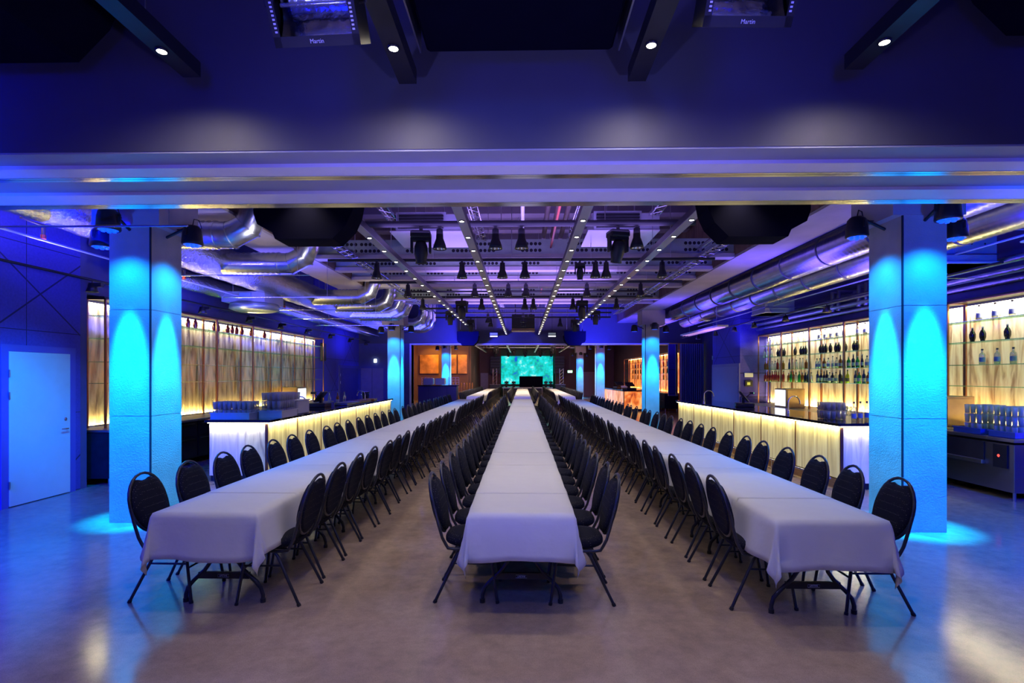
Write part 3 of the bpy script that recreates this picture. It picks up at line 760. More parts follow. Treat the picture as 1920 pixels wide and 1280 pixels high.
# ------------------------------------------------------------------ back-bar shelf bays
def shelf_bay(sx, X, y0, y1, zs, ztop, pan, lb, grp, glow_e, back=0.40, warm=(1, 0.84, 0.5)):
    """X: front plane; the panel stands 'back' behind it"""
    r = empty('display_shelf', (X, y0, 0), 0, lb, 'shelf', grp)
    W = y1-y0
    def XX(a, b_): return sorted((sx*a, sx*b_))
    b = B(); t = 0.014
    for yy in (0.0, W-2*t):
        for d in (0, back-0.09):
            a, c = XX(d, d+2*t); b.box(a, c, yy, yy+2*t, 0.9, ztop, copper)
        a, c = XX(0, back-0.09); b.box(a, c, yy, yy+2*t, ztop-0.02, ztop, copper)
    a, c = XX(0, 2*t); b.box(a, c, 2*t, W-2*t, ztop-0.02, ztop, copper)
    b.obj('frame', r)
    a, c = XX(back, back+0.02); B().box(a, c, 0.004, W-0.004, 0.9, ztop-0.05, pan).obj('back_panel', r)
    a, c = XX(0.02, back+0.03)
    B().box(a, c, 0, W, ztop, ztop+0.03, black).obj('canopy', r)
    for z in zs:
        a, c = XX(0.01, back-0.08)
        B().box(a, c, 0.028, W-0.028, z-0.005, z+0.005, glass_shelf).obj('glass_shelf', r)
    a, c = XX(back-0.055, back-0.035); B().box(a, c, 0.02, W-0.02, ztop-0.06, ztop-0.05, strip_em).obj('led_strip', r)
    light('AREA', (sx*(back-0.05), W/2, ztop-0.065), (0, 0, 0), glow_e, warm, W, sy=0.03, parent=r).rotation_euler = (-sx*math.radians(9), 0, PI/2)
    light('AREA', (sx*(back-0.05), W/2, 0.93), (0, 0, 0), glow_e*0.8, (1, 0.74, 0.24), W, sy=0.03, parent=r).rotation_euler = (PI+sx*math.radians(9), 0, PI/2)
    return r
glass_shelf = glassy('shelf_glass', (0.55, 0.85, 0.72), 0.12, 0.02, 0.10)
ZL = (2.77, 2.39, 2.0, 1.64); ZR = (2.69, 2.335, 1.95, 1.59)
for i in range(6):
    shelf_bay(-1, -6.9, 8.6+1.6*i, 10.2+1.6*i, ZL, 3.05, pan_left, f'copper framed glass shelf bay, {ordn(i)} from the camera behind the left bar', 'shelf bays behind the left bar', 34)
for i in range(6):
    shelf_bay(1, 7.5, 8.0+1.5*i, 9.5+1.5*i, ZR, 3.04, pan_right, f'copper framed glass shelf bay, {ordn(i)} from the camera behind the right bar', 'shelf bays behind the right bar', 42)
shelf_bay(1, 7.5, 6.5, 8.0, ZR, 3.04, pan_right, 'copper framed shelf bay at the right edge of the photo', 'shelf bays behind the right bar', 42)
for i in range(6):
    shelf_bay(1, 7.35, 26.4+2.0*i, 28.4+2.0*i, (2.6, 2.25, 1.9, 1.55), 2.95, pan_or, f'orange glowing shelf bay in the second hall, {ordn(i)} from the partition', 'orange shelf bays in the second hall', 10, warm=(1, 0.4, 0.1))

# fascia above the shelves
struct(B().box(-7.34, -7.1, 8.22, 18.4, 3.1, 3.9, wall_plain).obj('trim_9'))
struct(B().box(7.75, 7.99, -7, 17.1, 3.1, 3.75, wall_plain).obj('trim_10'))

# back counters
def back_counter(sx, xf, depth, y0, y1, lb, m_body, drawers):
    r = empty('back_counter', (xf, y0, 0), 0, lb, 'counter', 'counters under the shelves')
    def XX(a, b_): return sorted((sx*a, sx*b_))
    L = y1-y0
    a, c = XX(-0.02, depth); B().box(a, c, 0, L, 0.86, 0.90, steel, 0.004).obj('worktop', r)
    a, c = XX(0.03, depth); B().box(a, c, 0.02, L-0.02, 0.12, 0.858, m_body).obj('cabinet', r)
    n = int(L/0.75); w_ = L/n
    for k in range(n):
        a, c = XX(0.012, 0.03); d = B().box(a, c, k*w_+0.02, (k+1)*w_-0.02, 0.16, 0.55 if drawers else 0.84, m_body).obj('door', r)
        a, c = XX(-0.01, 0.012); B().box(a, c, k*w_+0.12, (k+1)*w_-0.12, 0.50, 0.512, chrome).obj('handle', d)
        if drawers:
            a, c = XX(0.012, 0.03); d = B().box(a, c, k*w_+0.02, (k+1)*w_-0.02, 0.57, 0.84, m_body).obj('drawer', r)
            a, c = XX(-0.01, 0.012); B().box(a, c, k*w_+0.12, (k+1)*w_-0.12, 0.80, 0.812, chrome).obj('handle', d)
    for k in range(0, n+1, 2):
        for d in (0.06, depth-0.08): B().tube([(sx*d, min(max(k*w_, 0.05), L-0.05), 0.12), (sx*d, min(max(k*w_, 0.05), L-0.05), 0)], 0.02, steel, 8).obj('leg', r)
    return r
dk_cab = M('dark_cabinet', (0.025, 0.02, 0.03), 0.2, 0.3, var=0.2)
back_counter(-1, -6.58, 0.74, 8.3, 18.2, 'long steel-topped back counter under the left shelves', dk_cab, True)
back_counter(1, 6.95, 0.95, 9.0, 17.0, 'long steel-topped back counter under the right shelves', dk_cab, True)
# undercounter dishwasher at the near right end
r = empty('dishwasher', (6.85, 7.5, 0), 0, 'stainless steel dishwasher with open hatch at the right edge', 'dishwasher')
B().box(0, 1.05, 0, 1.4, 0.83, 0.88, steel, 0.004).obj('worktop', r)
B().box(0.03, 1.03, 0.03, 1.37, 0.12, 0.80, M('dim_steel', (0.3, 0.3, 0.36), 0.32, 1.0, bump=0.04, bscale=60, stretch=(1, 1, 10)), 0.006).obj('body', r)
B().box(0.012, 0.03, 0.5, 1.3, 0.52, 0.79, black).obj('hatch', r)
B().box(-0.02, 0.03, 0.5, 1.3, 0.46, 0.52, steel, 0.006).obj('hatch_lip', r)
B().disc((0.005, 0.25, 0.62), 0.02, M('red_led', (1, 0.05, 0.05), 0.4, em=(1, 0.05, 0.03), es=3), (-1, 0, 0)).box(0.006, 0.03, 0.12, 0.34, 0.45, 0.78, blackm).obj('control_panel', r)
for x in (0.06, 0.99):
    for y in (0.06, 1.34): B().tube([(x, y, 0.12), (x, y, 0)], 0.02, steel, 8).obj('leg', r)

# ------------------------------------------------------------------ bottles
def bprof(kind):
    if kind == 'tall': return [(0, 0), (0.036, 0), (0.037, 0.17), (0.03, 0.20), (0.014, 0.225), (0.013, 0.285)], (0.015, 0.285, 0.315)
    if kind == 'square': return [(0, 0), (0.040, 0), (0.042, 0.15), (0.036, 0.178), (0.016, 0.195), (0.014, 0.235)], (0.017, 0.235, 0.262)
    if kind == 'round': return [(0, 0), (0.032, 0), (0.030, 0.02), (0.044, 0.07), (0.045, 0.13), (0.030, 0.175), (0.014, 0.20), (0.013, 0.225)], (0.016, 0.225, 0.245)
    return [(0, 0), (0.030, 0), (0.031, 0.14), (0.022, 0.19), (0.012, 0.21), (0.012, 0.275)], (0.014, 0.275, 0.30)
BM = {}
def bottle_mesh(kind, col):
    k = (kind, col)
    if k in BM: return BM[k]
    prof, cap = bprof(kind)
    tint = {'clear': (0.86, 0.90, 0.96), 'blue': (0.03, 0.08, 0.35), 'red': (0.55, 0.02, 0.02), 'green': (0.03, 0.45, 0.10), 'yellow': (0.75, 0.72, 0.05), 'amber': (0.55, 0.22, 0.03), 'black': (0.02, 0.008, 0.012), 'dark red': (0.14, 0.008, 0.02), 'pink': (0.85, 0.35, 0.30), 'navy': (0.01, 0.015, 0.08)}[col]
    g = glassy('bottle_'+col.replace(' ', '_'), tint, 0.10 if col == 'clear' else 0.7, 0.05, 0.16)
    body = B().lathe(prof, g, n=12).mesh('bottle')
    r, z0, z1 = cap
    capb = B().lathe([(r, z0), (r, z1), (0, z1)], M('cap_'+('dark' if col in ('clear', 'red', 'yellow') else 'silver'), (0.02, 0.02, 0.05) if col in ('clear', 'red', 'yellow') else (0.3, 0.3, 0.35), 0.3, 0.3), n=8).mesh('cap')
    rr = max(p[0] for p in prof)+0.0012
    lab = B().lathe([(rr, 0.045), (rr, 0.12)], M('label_'+col.replace(' ', '_'), {'clear': (0.35, 0.4, 0.7), 'yellow': (0.1, 0.1, 0.1), 'black': (0.05, 0.02, 0.02), 'dark red': (0.1, 0.01, 0.02), 'red': (0.7, 0.5, 0.4)}.get(col, (0.6, 0.6, 0.65)), 0.5), n=12).mesh('label')
    BM[k] = (body, capb, lab); return BM[k]
def bottle(kind, col, x, y, z, lb, grp, parts=True, s=1.0):
    body, capb, lab = bottle_mesh(kind, col)
    o = bpy.data.objects.new('bottle', body); C.objects.link(o); o.location = (x, y, z); o.scale = (s, s, s); o.rotation_euler = (0, 0, R.uniform(0, 6))
    tag(o, lb, 'bottle', grp)
    for nm, me in (('cap', capb), ('label', lab)):
        if nm == 'label' and (not parts or kind == 'round'): continue
        c = bpy.data.objects.new(nm, me); C.objects.link(c); c.parent = o
    return o
SHN = {0: 'top', 1: 'second', 2: 'third', 3: 'lowest'}
# right shelves: seen from Y 8 to 9.3 beyond the column and 11.4 to 17 before it
rs = random.Random(3)
def fill_right():
    for si, z in enumerate(ZR):
        items = []
        if si == 0:
            ys = [8.12+0.3*k for k in range(4)]+[11.45+0.26*k for k in range(21)]
            items = [(y, 'square', 'clear') for y in ys]
        elif si == 1:
            ys = [8.5, 8.95, 9.15]+[11.7, 12.25, 12.36, 12.47, 12.7, 12.95, 13.07, 13.3, 13.5, 13.62, 13.74, 14.0, 14.45, 14.57, 14.69, 15.0, 15.5, 15.62, 15.74, 15.86, 16.0]
            items = [(y, 'round', 'black') for y in ys]+[(16.4, 'square', 'clear'), (16.7, 'square', 'clear'), (16.9, 'square', 'clear')]
        elif si == 2:
            for k in range(4): items.append((8.12+0.28*k, 'square', 'clear'))
            y = 11.4
            while y < 16.9:
                c = rs.choice(['navy', 'navy', 'clear', 'clear', 'green', 'blue']) if y < 12.8 else rs.choice(['clear']*7+['red', 'blue', 'amber'])
                items.append((y, rs.choice(['tall', 'square', 'slim']), c)); y += rs.uniform(0.13, 0.2)
        else:
            y = 11.4
            while y < 16.9:
                c = rs.choice(['navy', 'blue', 'green', 'amber', 'yellow', 'black']) if y < 13 else (rs.choice(['blue', 'pink', 'navy', 'clear', 'navy']) if y < 14.6 else ('red' if y > 15.6 else rs.choice(['green', 'clear', 'amber', 'green'])))
                items.append((y, rs.choice(['tall', 'tall', 'square', 'slim']), c)); y += rs.uniform(0.12, 0.17)
        items.sort()
        items = [(y, k_, c) for (y, k_, c) in items if min(abs((y-8.0) % 1.5), 1.5-abs((y-8.0) % 1.5)) > 0.06]
        for n_, (y, k_, c) in enumerate(items):
            bottle(k_, c, 7.5+0.16, y, z+0.005, f'{c} bottle, {ordn(n_)} from the camera on the {SHN[si]} right-hand glass shelf', f'bottles on the {SHN[si]} right-hand shelf', y < 14, 1.0)
fill_right()
for n_, y in enumerate((10.45, 11.0, 11.25, 11.95, 12.1, 12.5, 12.7, 12.9, 13.15, 13.6, 14.3, 9.1)):
    bottle('round', 'dark red', -7.06, y, ZL[0]+0.005, f'dark red bottle on the top left glass shelf, number {n_+1} of the row' if False else f'dark red bottle on the top left-hand shelf, {ordn(sorted((10.45, 11.0, 11.25, 11.95, 12.1, 12.5, 12.7, 12.9, 13.15, 13.6, 14.3, 9.1)).index(y))} from the camera', 'dark red bottles on the top left shelf')
cnt = 0
for si, z in enumerate((2.6, 2.25, 1.9, 1.55)):
    for k in range(13):
        y = 26.7+0.78*k
        bottle('tall', ['amber', 'black', 'red', 'clear', 'dark red', 'blue'][(k*3+si*2) % 6], 7.35+0.15, y, z+0.005, f'bottle against the orange glow, {ordn(k)} on the {SHN[si]} second-hall shelf', 'bottles behind the orange bar', False, 1.15)

# ------------------------------------------------------------------ glassware and trays
gl_clear = glassy('drinking_glass', (0.975, 0.985, 1.0), 0.38, 0.03, 0.10)
tum = B().lathe([(0.0, 0.004), (0.027, 0.004), (0.036, 0.14), (0.034, 0.14), (0.026, 0.014), (0, 0.014)], gl_clear, n=12).mesh('tumbler')
stem = B().lathe([(0.032, 0.0), (0.030, 0.004), (0.004, 0.012), (0.004, 0.08), (0.026, 0.10), (0.036, 0.13), (0.030, 0.19)], gl_clear, n=12).mesh('wine_glass')
def glass_at(me, nm, x, y, z, lb, grp):
    o = bpy.data.objects.new(nm, me); C.objects.link(o); o.location = (x, y, z); tag(o, lb, 'glass', grp)
def tray(x, y, z, wx, wy, h, m, lb, grp='glass trays', nm='serving_tray'):
    b = B(); t = 0.008
    b.box(-wx/2, wx/2, -wy/2, wy/2, 0, t, m)
    for (a, c, d, e) in ((-wx/2, wx/2, -wy/2, -wy/2+t), (-wx/2, wx/2, wy/2-t, wy/2), (-wx/2, -wx/2+t, -wy/2+t, wy/2-t), (wx/2-t, wx/2, -wy/2+t, wy/2-t)): b.box(a, c, d, e, t, h, m)
    b.box(-wx/2-0.012, wx/2+0.012, -wy/2-0.012, -wy/2, h-0.014, h, m); b.box(-wx/2-0.012, wx/2+0.012, wy/2, wy/2+0.012, h-0.014, h, m)
    b.box(-wx/2-0.012, -wx/2, -wy/2, wy/2, h-0.014, h, m); b.box(wx/2, wx/2+0.012, -wy/2, wy/2, h-0.014, h, m)
    return tag(b.obj(nm, None, (x, y, z)), lb, 'tray', grp)
Zb = 1.036
tray(-4.92, 8.98, Zb, 0.66, 0.42, 0.11, plast_w, 'white tray of tumblers at the near left corner of the left bar')
tray(-4.36+0.0, 9.35, Zb, 0.40, 0.62, 0.13, plast_w, 'white tray of tumblers on the corner by the bar edge') 
for lay in range(2):
    for i in range(8):
        for j in range(4):
            glass_at(tum, 'tumbler', -4.92-0.29+i*0.083, 8.98-0.14+j*0.093, Zb+0.01+lay*0.143, 'clear tumbler stacked in the white tray at the left bar corner', 'tumblers in the corner tray')
for lay in range(3):
    for i in range(4):
        for j in range(7):
            glass_at(tum, 'tumbler', -4.36-0.135+i*0.09, 9.35-0.27+j*0.09, Zb+0.01+lay*0.143, 'clear tumbler stacked in the taller tray by the bar edge', 'tumblers in the edge tray')
r = empty('storage_bin', (-4.42, 10.1, Zb), 0, 'tall white plastic bin beyond the glass trays on left bar', 'bin')
b = B(); b.box(-0.2, 0.2, -0.28, 0.28, 0, 0.26, plast_w, 0.02); b.obj('body', r)
B().box(-0.215, 0.215, -0.295, 0.295, 0.25, 0.275, plast_w, 0.008).obj('rim', r)
for k in range(10):
    glass_at(tum, 'tumbler', -4.56+0.09*(k % 4), 9.9+0.11*(k//4), Zb+0.28, 'clear tumbler standing on the tall white bin', 'tumblers on the white bin')
# near right crates on the dishwasher
tray(7.15, 7.75, 0.885, 0.5, 0.42, 0.085, plast_b, 'blue crate of stacked glasses on the dishwasher', 'blue crates', 'glass_crate')
tray(7.15, 8.35, 0.885, 0.5, 0.5, 0.085, plast_b, 'blue crate behind the first one on the dishwasher', 'blue crates', 'glass_crate')
for lay in range(3):
    for i in range(5):
        for j in range(7):
            y = 7.62+j*0.095 if j < 4 else 8.2+(j-4)*0.11
            glass_at(tum, 'tumbler', 6.97+i*0.088, y, 0.897+lay*0.143, 'clear glass stacked in the blue crates at the right edge', 'glasses in the blue crates')
bottle('slim', 'black', 6.93, 8.85, 0.9, 'small dark bottle beside the blue crate on the right', None, True, 0.8)
# right bar glass racks and back-counter wine glasses
def xr(y): return 4.90-(y-8.26)*0.035
for lay in range(2):
    for i in range(4):
        for j in range(4):
            glass_at(tum, 'tumbler', xr(9.1)+0.25+i*0.085, 8.95+j*0.09, Zb+lay*0.143, 'clear tumbler in the tall stack on the right bar beside the column', 'stacked tumblers on the right bar')
for i in range(3):
    for j in range(9):
        glass_at(stem, 'wine_glass', 7.08+i*0.09, 11.7+j*0.14, 0.90, 'wine glass on the back counter behind the right bar', 'wine glasses on the right back counter')
for i, (y, dx) in enumerate(((8.72, 0.62), (8.62, 0.45), (8.8, 0.78))):
    bottle('tall', 'clear', xr(y)+dx, y, Zb, f'clear bottle on the near end of the right bar, {ORD[i]} from the edge' if False else ['clear bottle nearest the tumbler stack on the right bar', 'clear bottle at the very corner of the right bar', 'clear bottle farthest from the edge on the right bar'][i], 'clear bottles on the right bar')

def faucet(x, y, z, h, rz, lb):
    r = empty('bar_faucet', (x, y, z), rz, lb, 'faucet', 'arched bar faucets')
    b = B(); b.tube([(0, 0, 0), (0, 0, h*0.6)]+[(h*0.38-h*0.38*math.cos(a), 0, h*0.6+h*0.38*math.sin(a)) for a in [PI*k/8 for k in range(1, 9)]]+[(h*0.76, 0, h*0.52)], 0.012, chrome, 8); b.obj('spout', r)
    B().lathe([(0.028, 0), (0.028, 0.05), (0.018, 0.06), (0, 0.06)], chrome, n=12).obj('base', r)
    B().tube([(0, 0.02, 0.05), (0, 0.08, 0.09)], 0.007, chrome, 6).obj('lever', r)
faucet(xr(10.4)+0.35, 10.4, Zb, 0.34, 0.2, 'large arched chrome faucet at the near part of right bar')
faucet(xr(14.2)+0.15, 14.2, Zb, 0.34, 0.1, 'arched chrome faucet at the far part of the right bar')
faucet(-4.55, 11.0, Zb, 0.30, PI, 'arched chrome faucet beyond the white bin on left bar')
faucet(-4.5, 15.0, Zb, 0.30, PI, 'arched chrome faucet at the far part of the left bar')
def pos(x, y, rz, lb):
    r = empty('cash_register', (x, y, Zb), rz, lb, 'cash register', 'bar cash registers')
    B().box(-0.22, 0.22, -0.2, 0.2, 0, 0.09, blackm, 0.01).obj('drawer_base', r)
    mt = Matrix.Translation((0, 0.02, 0.24)) @ Matrix.Rotation(0.9, 4, 'X')
    B().box(-0.19, 0.19, -0.15, 0.15, -0.02, 0.02, blackm, 0.008, mt).obj('screen', r)
    B().box(-0.04, 0.04, 0.0, 0.06, 0.09, 0.22, blackm).obj('stand', r)
    B().box(-0.08, 0.08, -0.19, -0.11, 0.30, 0.35, blackm, 0.005).box(-0.06, 0.06, -0.194, -0.19, 0.31, 0.34, green_em).tube([(0, -0.12, 0.3), (0, 0.0, 0.2)], 0.01, blackm, 6).obj('customer_display', r)
pos(xr(12.6)+0.5, 12.6, PI/2-0.3, 'black cash register with green display on the right bar')
pos(-4.8, 12.4, -PI/2, 'black cash register behind the trays on the left bar')
# printer-like appliances and mini fridges on the back counters
def fridge(x, y, z, sx, lb):
    r = empty('counter_fridge', (x, y, z), 0, lb, 'fridge', 'tan counter fridges')
    B().box(-0.25, 0.25, -0.32, 0.32, 0, 0.52, tan, 0.008).obj('body', r)
    a, c = sorted((-sx*0.25, -sx*0.262)); d = B().box(-0.21, 0.21, -0.332, -0.32, 0.04, 0.48, M('dull_gold', (0.5, 0.34, 0.16), 0.3, 0.4, var=0.1)).obj('side_panel', r)
    B().box(a, c, -0.28, 0.28, 0.05, 0.48, fridge_em).obj('glass_door', r)
fridge(7.3, 14.6, 0.9, 1, 'tan counter fridge with lit door behind the right bar')
fridge(7.35, 9.35, 0.9, 1, 'tan counter fridge beside the near right column')
fridge(-6.95, 15.9, 0.9, -1, 'tan counter fridge with lit door behind the left bar')
# ice bucket at the far left bar end
r = empty('champagne_bucket', (-4.75, 15.9, Zb), 0, 'steel champagne bucket at the far end of left bar', 'bucket')
B().lathe([(0, 0), (0.085, 0), (0.115, 0.24), (0.12, 0.24), (0.12, 0.25), (0.105, 0.25), (0.08, 0.01)], chrome, n=18).obj('body', r)
for s_ in (-1, 1): B().tube([(s_*0.11, -0.03, 0.17), (s_*0.145, -0.03, 0.17), (s_*0.145, 0.03, 0.17), (s_*0.11, 0.03, 0.17)], 0.006, chrome, 6).obj('handle', r)
# bottles on left bar behind
for k, (x, y, c) in enumerate(((-4.9, 13.3, 'clear'), (-4.8, 13.6, 'amber'), (-4.7, 13.85, 'clear'))):
    bottle('tall', c, x, y, Zb, ['clear bottle nearest the register on the left bar', 'amber bottle between two clear ones on the left bar', 'clear bottle beyond the amber one on the left bar'][k], 'bottles on the left bar')
for k in range(7):
    r_ = B().box(-0.16, 0.16, -0.16, 0.16, 0, 0.07, M('copper_tray', (0.7, 0.35, 0.2), 0.25, 0.8) if k > 2 else steel, 0.01).obj('bar_caddy', None, (-4.45, 13.0+0.34*k*1.0+(0.0 if k < 6 else 0), Zb))
    if k < 6: tag(r_, f'low metal bar caddy, {ORD[k]} of the row along the left bar', 'caddy', 'bar caddies on the left bar')
    else: tag(r_, 'low copper bar caddy nearest the far left faucet', 'caddy', 'bar caddies on the left bar'); r_.location.y = 15.35
# ------------------------------------------------------------------ doors, panels and small wall things
def door(nm, sx, X, y0, y1, h, m, fm):
    b = B()
    def XX(a, b_): return sorted((X+sx*a, X+sx*b_))
    a, c = XX(0, 0.03); b.box(a, c, y0-0.1, y0, 0, h+0.09, fm); b.box(a, c, y1, y1+0.1, 0, h+0.09, fm); b.box(a, c, y0, y1, h, h+0.09, fm)
    root = struct(b.obj(nm))
    a, c = XX(0.002, 0.035); l = B().box(a, c, y0+0.004, y1-0.004, 0.012, h-0.004, m).obj('door_leaf', root)
    yh = y1-0.09
    hb = B().lathe([(0.026, 0), (0.026, 0.008), (0, 0.008)], chrome, mat=Matrix.Rotation(-sx*-PI/2, 4, 'Y'), loc=(X+sx*0.035, yh, 1.12), n=12)
    hb.tube([(X+sx*0.035, yh, 0.98), (X+sx*0.085, yh, 0.98), (X+sx*0.085, yh-0.12, 0.98)], 0.009, chrome, 6); hb.obj('door_handle', root)
    b = B()
    for z in (0.25, 1.45, 1.75): b.tube([(X+sx*0.04, y0+0.002, z), (X+sx*0.04, y0+0.002, z+0.1)], 0.010, steel, 6)
    b.obj('hinge', root)
    return root
blue_frame = M('blue_door_frame', (0.08, 0.09, 0.5), 0.5)
door('door_1', 1, -6.9, 6.92, 7.88, 2.1, doorw, blue_frame)
door('door_2', 1, -7.3, 20.9, 23.2, 2.1, navy, wall_plain)
door('door_3', -1, 7.0, 17.25, 19.5, 2.08, M('lilac_door', (0.26, 0.24, 0.5), 0.5), M('door_frame_lilac', (0.2, 0.18, 0.45), 0.5))
struct(B().box(-7.2, -6.2, YW-0.04, YW-0.005, 0, 2.1, greyp).box(-6.7, -6.69, YW-0.05, YW-0.005, 0, 2.1, black).obj('door_4'))
b = B()
for k in range(11): b.prism([(6.82+k*0.092, 23.0), (6.866+k*0.092, 22.9), (6.912+k*0.092, 23.0), (6.912+k*0.092, 23.05), (6.82+k*0.092, 23.05)], 'z', 0, 3.15, M('pleated_partition', (0.14, 0.15, 0.40), 0.5))
tag(b.obj('folding_partition'), 'blue pleated folding partition stacked at the right of the opening', 'partition')
tag(B().box(6.42, 6.80, YW-0.04, YW-0.01, 0.9, 3.15, mirror).box(6.40, 6.82, YW-0.03, YW-0.005, 0.88, 3.17, steel).obj('wall_mirror'), 'tall mirror strip beside the pleated partition', 'mirror')
# thermostat boxes and screen beside the right shelves
tag(B().box(7.12, 7.4, 17.10, 17.14, 1.72, 1.86, plast_w, 0.01).obj('wall_socket_box'), 'white control box on the wall end beyond right shelves', 'control box')
r = tag(B().box(7.14, 7.38, 17.09, 17.14, 1.42, 1.62, blackm, 0.008).obj('alarm_panel'), 'dark alarm panel with yellow square below the control box', 'alarm panel')
B().box(7.2, 7.30, 17.085, 17.09, 1.47, 1.56, M('yellow_screen', (0.5, 0.5, 0.1), 0.5, em=(0.5, 0.6, 0.1), es=0.5)).obj('display', r)
tag(B().box(6.96, 7.0, 19.1, 19.22, 1.95, 2.1, plast_w, 0.01).obj('wall_thermostat') if False else B().box(6.97, 6.999, 19.53, 19.59, 2.35, 2.5, plast_w, 0.006).obj('wall_thermostat'), 'small white wall box by the right door block edge', 'wall box')
r = empty('exit_sign', (-6.55, YW-0.06, 2.35), 0, 'small lit exit sign over the far left doorway', 'sign', 'exit signs')
B().box(-0.06, 0.06, -0.02, 0.02, 0, 0.16, white_em, 0.01).obj('light_box', r)
tag(B().box(-7.32, -7.2, 18.9, 19.25, 2.3, 2.95, black, 0.03).obj('wall_speaker'), 'black wall speaker past the left shelves', 'speaker')

# ------------------------------------------------------------------ overhead: lighting bars, lamps, moving heads
def light_bar(y, z, x0, x1, r_, i):
    r = empty('lighting_bar', (0, y, z), 0, f'black lighting bar across the ceiling, {ordn(i)} beyond the near bulkhead', 'lighting bar', 'black lighting bars')
    B().tube([(x0, 0, 0), (x1, 0, 0)], r_, black, 8).obj('bar', r)
    b = B(); x = x0+0.5
    while x < x1: b.tube([(x, 0, r_), (x, 0, 5.36-z)], 0.006, steel, 4, caps=False); x += 1.45
    b.obj('suspension_wire', r)
bars = [(7.4, 3.9, -2.25, 2.4, 0.045), (9.7, 3.9, -3.6, 3.5, 0.028), (12.0, 3.9, -3.5, 3.6, 0.028), (13.35, 3.9, -3.0, 3.0, 0.024), (14.3, 3.9, -3.2, 3.5, 0.028), (16.7, 3.9, -3.2, 3.2, 0.028), (17.9, 3.9, -3.0, 3.0, 0.024), (19.3, 3.9, -3.2, 3.2, 0.028)]
for i, (y, z, a, c, rr) in enumerate(bars): light_bar(y, z, a, c, rr, i)
def bell(x, y, z, lb):
    r = empty('bell_spotlight', (x, y, z), 0, lb, 'spotlight', 'bell spotlights on the lighting bars')
    B().lathe([(0.0, -0.03), (0.045, -0.03), (0.05, -0.12), (0.052, -0.16), (0.085, -0.25), (0.098, -0.31), (0.09, -0.31), (0.07, -0.24)], black, n=14).obj('hood', r)
    B().lathe([(0.088, -0.30), (0.06, -0.27), (0.03, -0.255), (0.0, -0.25)], reflm, n=12).obj('reflector', r)
    B().box(-0.02, 0.02, -0.02, 0.02, -0.04, 0.03, black).obj('clamp', r)
bells = {0: [(824, 'far left'), (929, 'centre left'), (978, 'centre'), (1193, 'right')], 1: [(705, 'far left'), (866, 'left'), (942, 'centre left'), (984, 'centre'), (1116, 'right'), (1136, 'next right'), (1240, 'far right')],
         2: [(764, 'far left'), (890, 'left'), (953, 'centre left'), (986, 'centre'), (1100, 'right'), (1200, 'far right')], 4: [(792, 'far left'), (903, 'left'), (984, 'centre'), (1000, 'next centre'), (1074, 'right'), (1155, 'far right')],
         6: [(915, 'left'), (981, 'centre')], 7: [(920, 'left'), (981, 'centre'), (1050, 'right')]}
for bi, ls in bells.items():
    y, z, a, c, rr = bars[bi]
    for (px, nm) in ls:
        x = (px-980)/990*y
        if px in (705, 1240): x *= 1.0
        if a < x < c or True: bell(x, y, z-rr, f'black bell spotlight, {nm} lamp of the {ordn(bi)} lighting bar')
def moving_head(x, y, z, s, lb, tilt=0.15):
    r = empty('moving_head', (x, y, z), R.uniform(-0.3, 0.3), lb, 'moving head', 'moving head lamps'); r.scale = (s, s, s)
    B().box(-0.17, 0.17, -0.13, 0.13, -0.18, -0.06, black, 0.02).obj('base', r)
    B().tube([(0, 0, 0.02), (0, 0, -0.06)], 0.03, black, 8).obj('clamp', r)
    b = B()
    for s_ in (-1, 1): b.box(s_*0.155-0.02, s_*0.155+0.02, -0.06, 0.06, -0.42, -0.16, black, 0.01)
    b.box(-0.17, 0.17, -0.07, 0.07, -0.22, -0.17, black); b.obj('yoke', r)
    mt = Matrix.Translation((0, 0, -0.36)) @ Matrix.Rotation(tilt, 4, 'X')
    B().lathe([(0, 0.14), (0.08, 0.13), (0.11, 0.05), (0.115, -0.08), (0.09, -0.2), (0.10, -0.24), (0.08, -0.24), (0, -0.2)], black, n=14, mat=mt).obj('head', r)
    return r
moving_head(-1.43, 7.4, 3.84, 0.82, 'black moving head lamp hanging left of centre on nearest bar', 0.1)
moving_head(1.33, 7.4, 3.84, 0.82, 'black moving head lamp hanging right of centre on nearest bar', 0.35)
moving_head(-1.65, 14.3, 3.85, 0.9, 'black moving head lamp on the left of the fifth bar')
moving_head(1.6, 14.3, 3.85, 0.9, 'black moving head lamp on the right of the fifth bar')
moving_head(1.05, 9.7, 3.86, 0.55, 'small moving head beside bell spotlights on the second bar')
for k, (x, y, nm) in enumerate(((-1.9, 19.3, 'left'), (1.9, 19.3, 'right'), (-2.3, 16.7, 'far left'), (2.3, 16.7, 'far right'))):
    moving_head(x, y, 3.86, 0.8, f'{nm} moving head lamp deep in the hall on the {ordn(5 if y < 17 else 7)} bar')

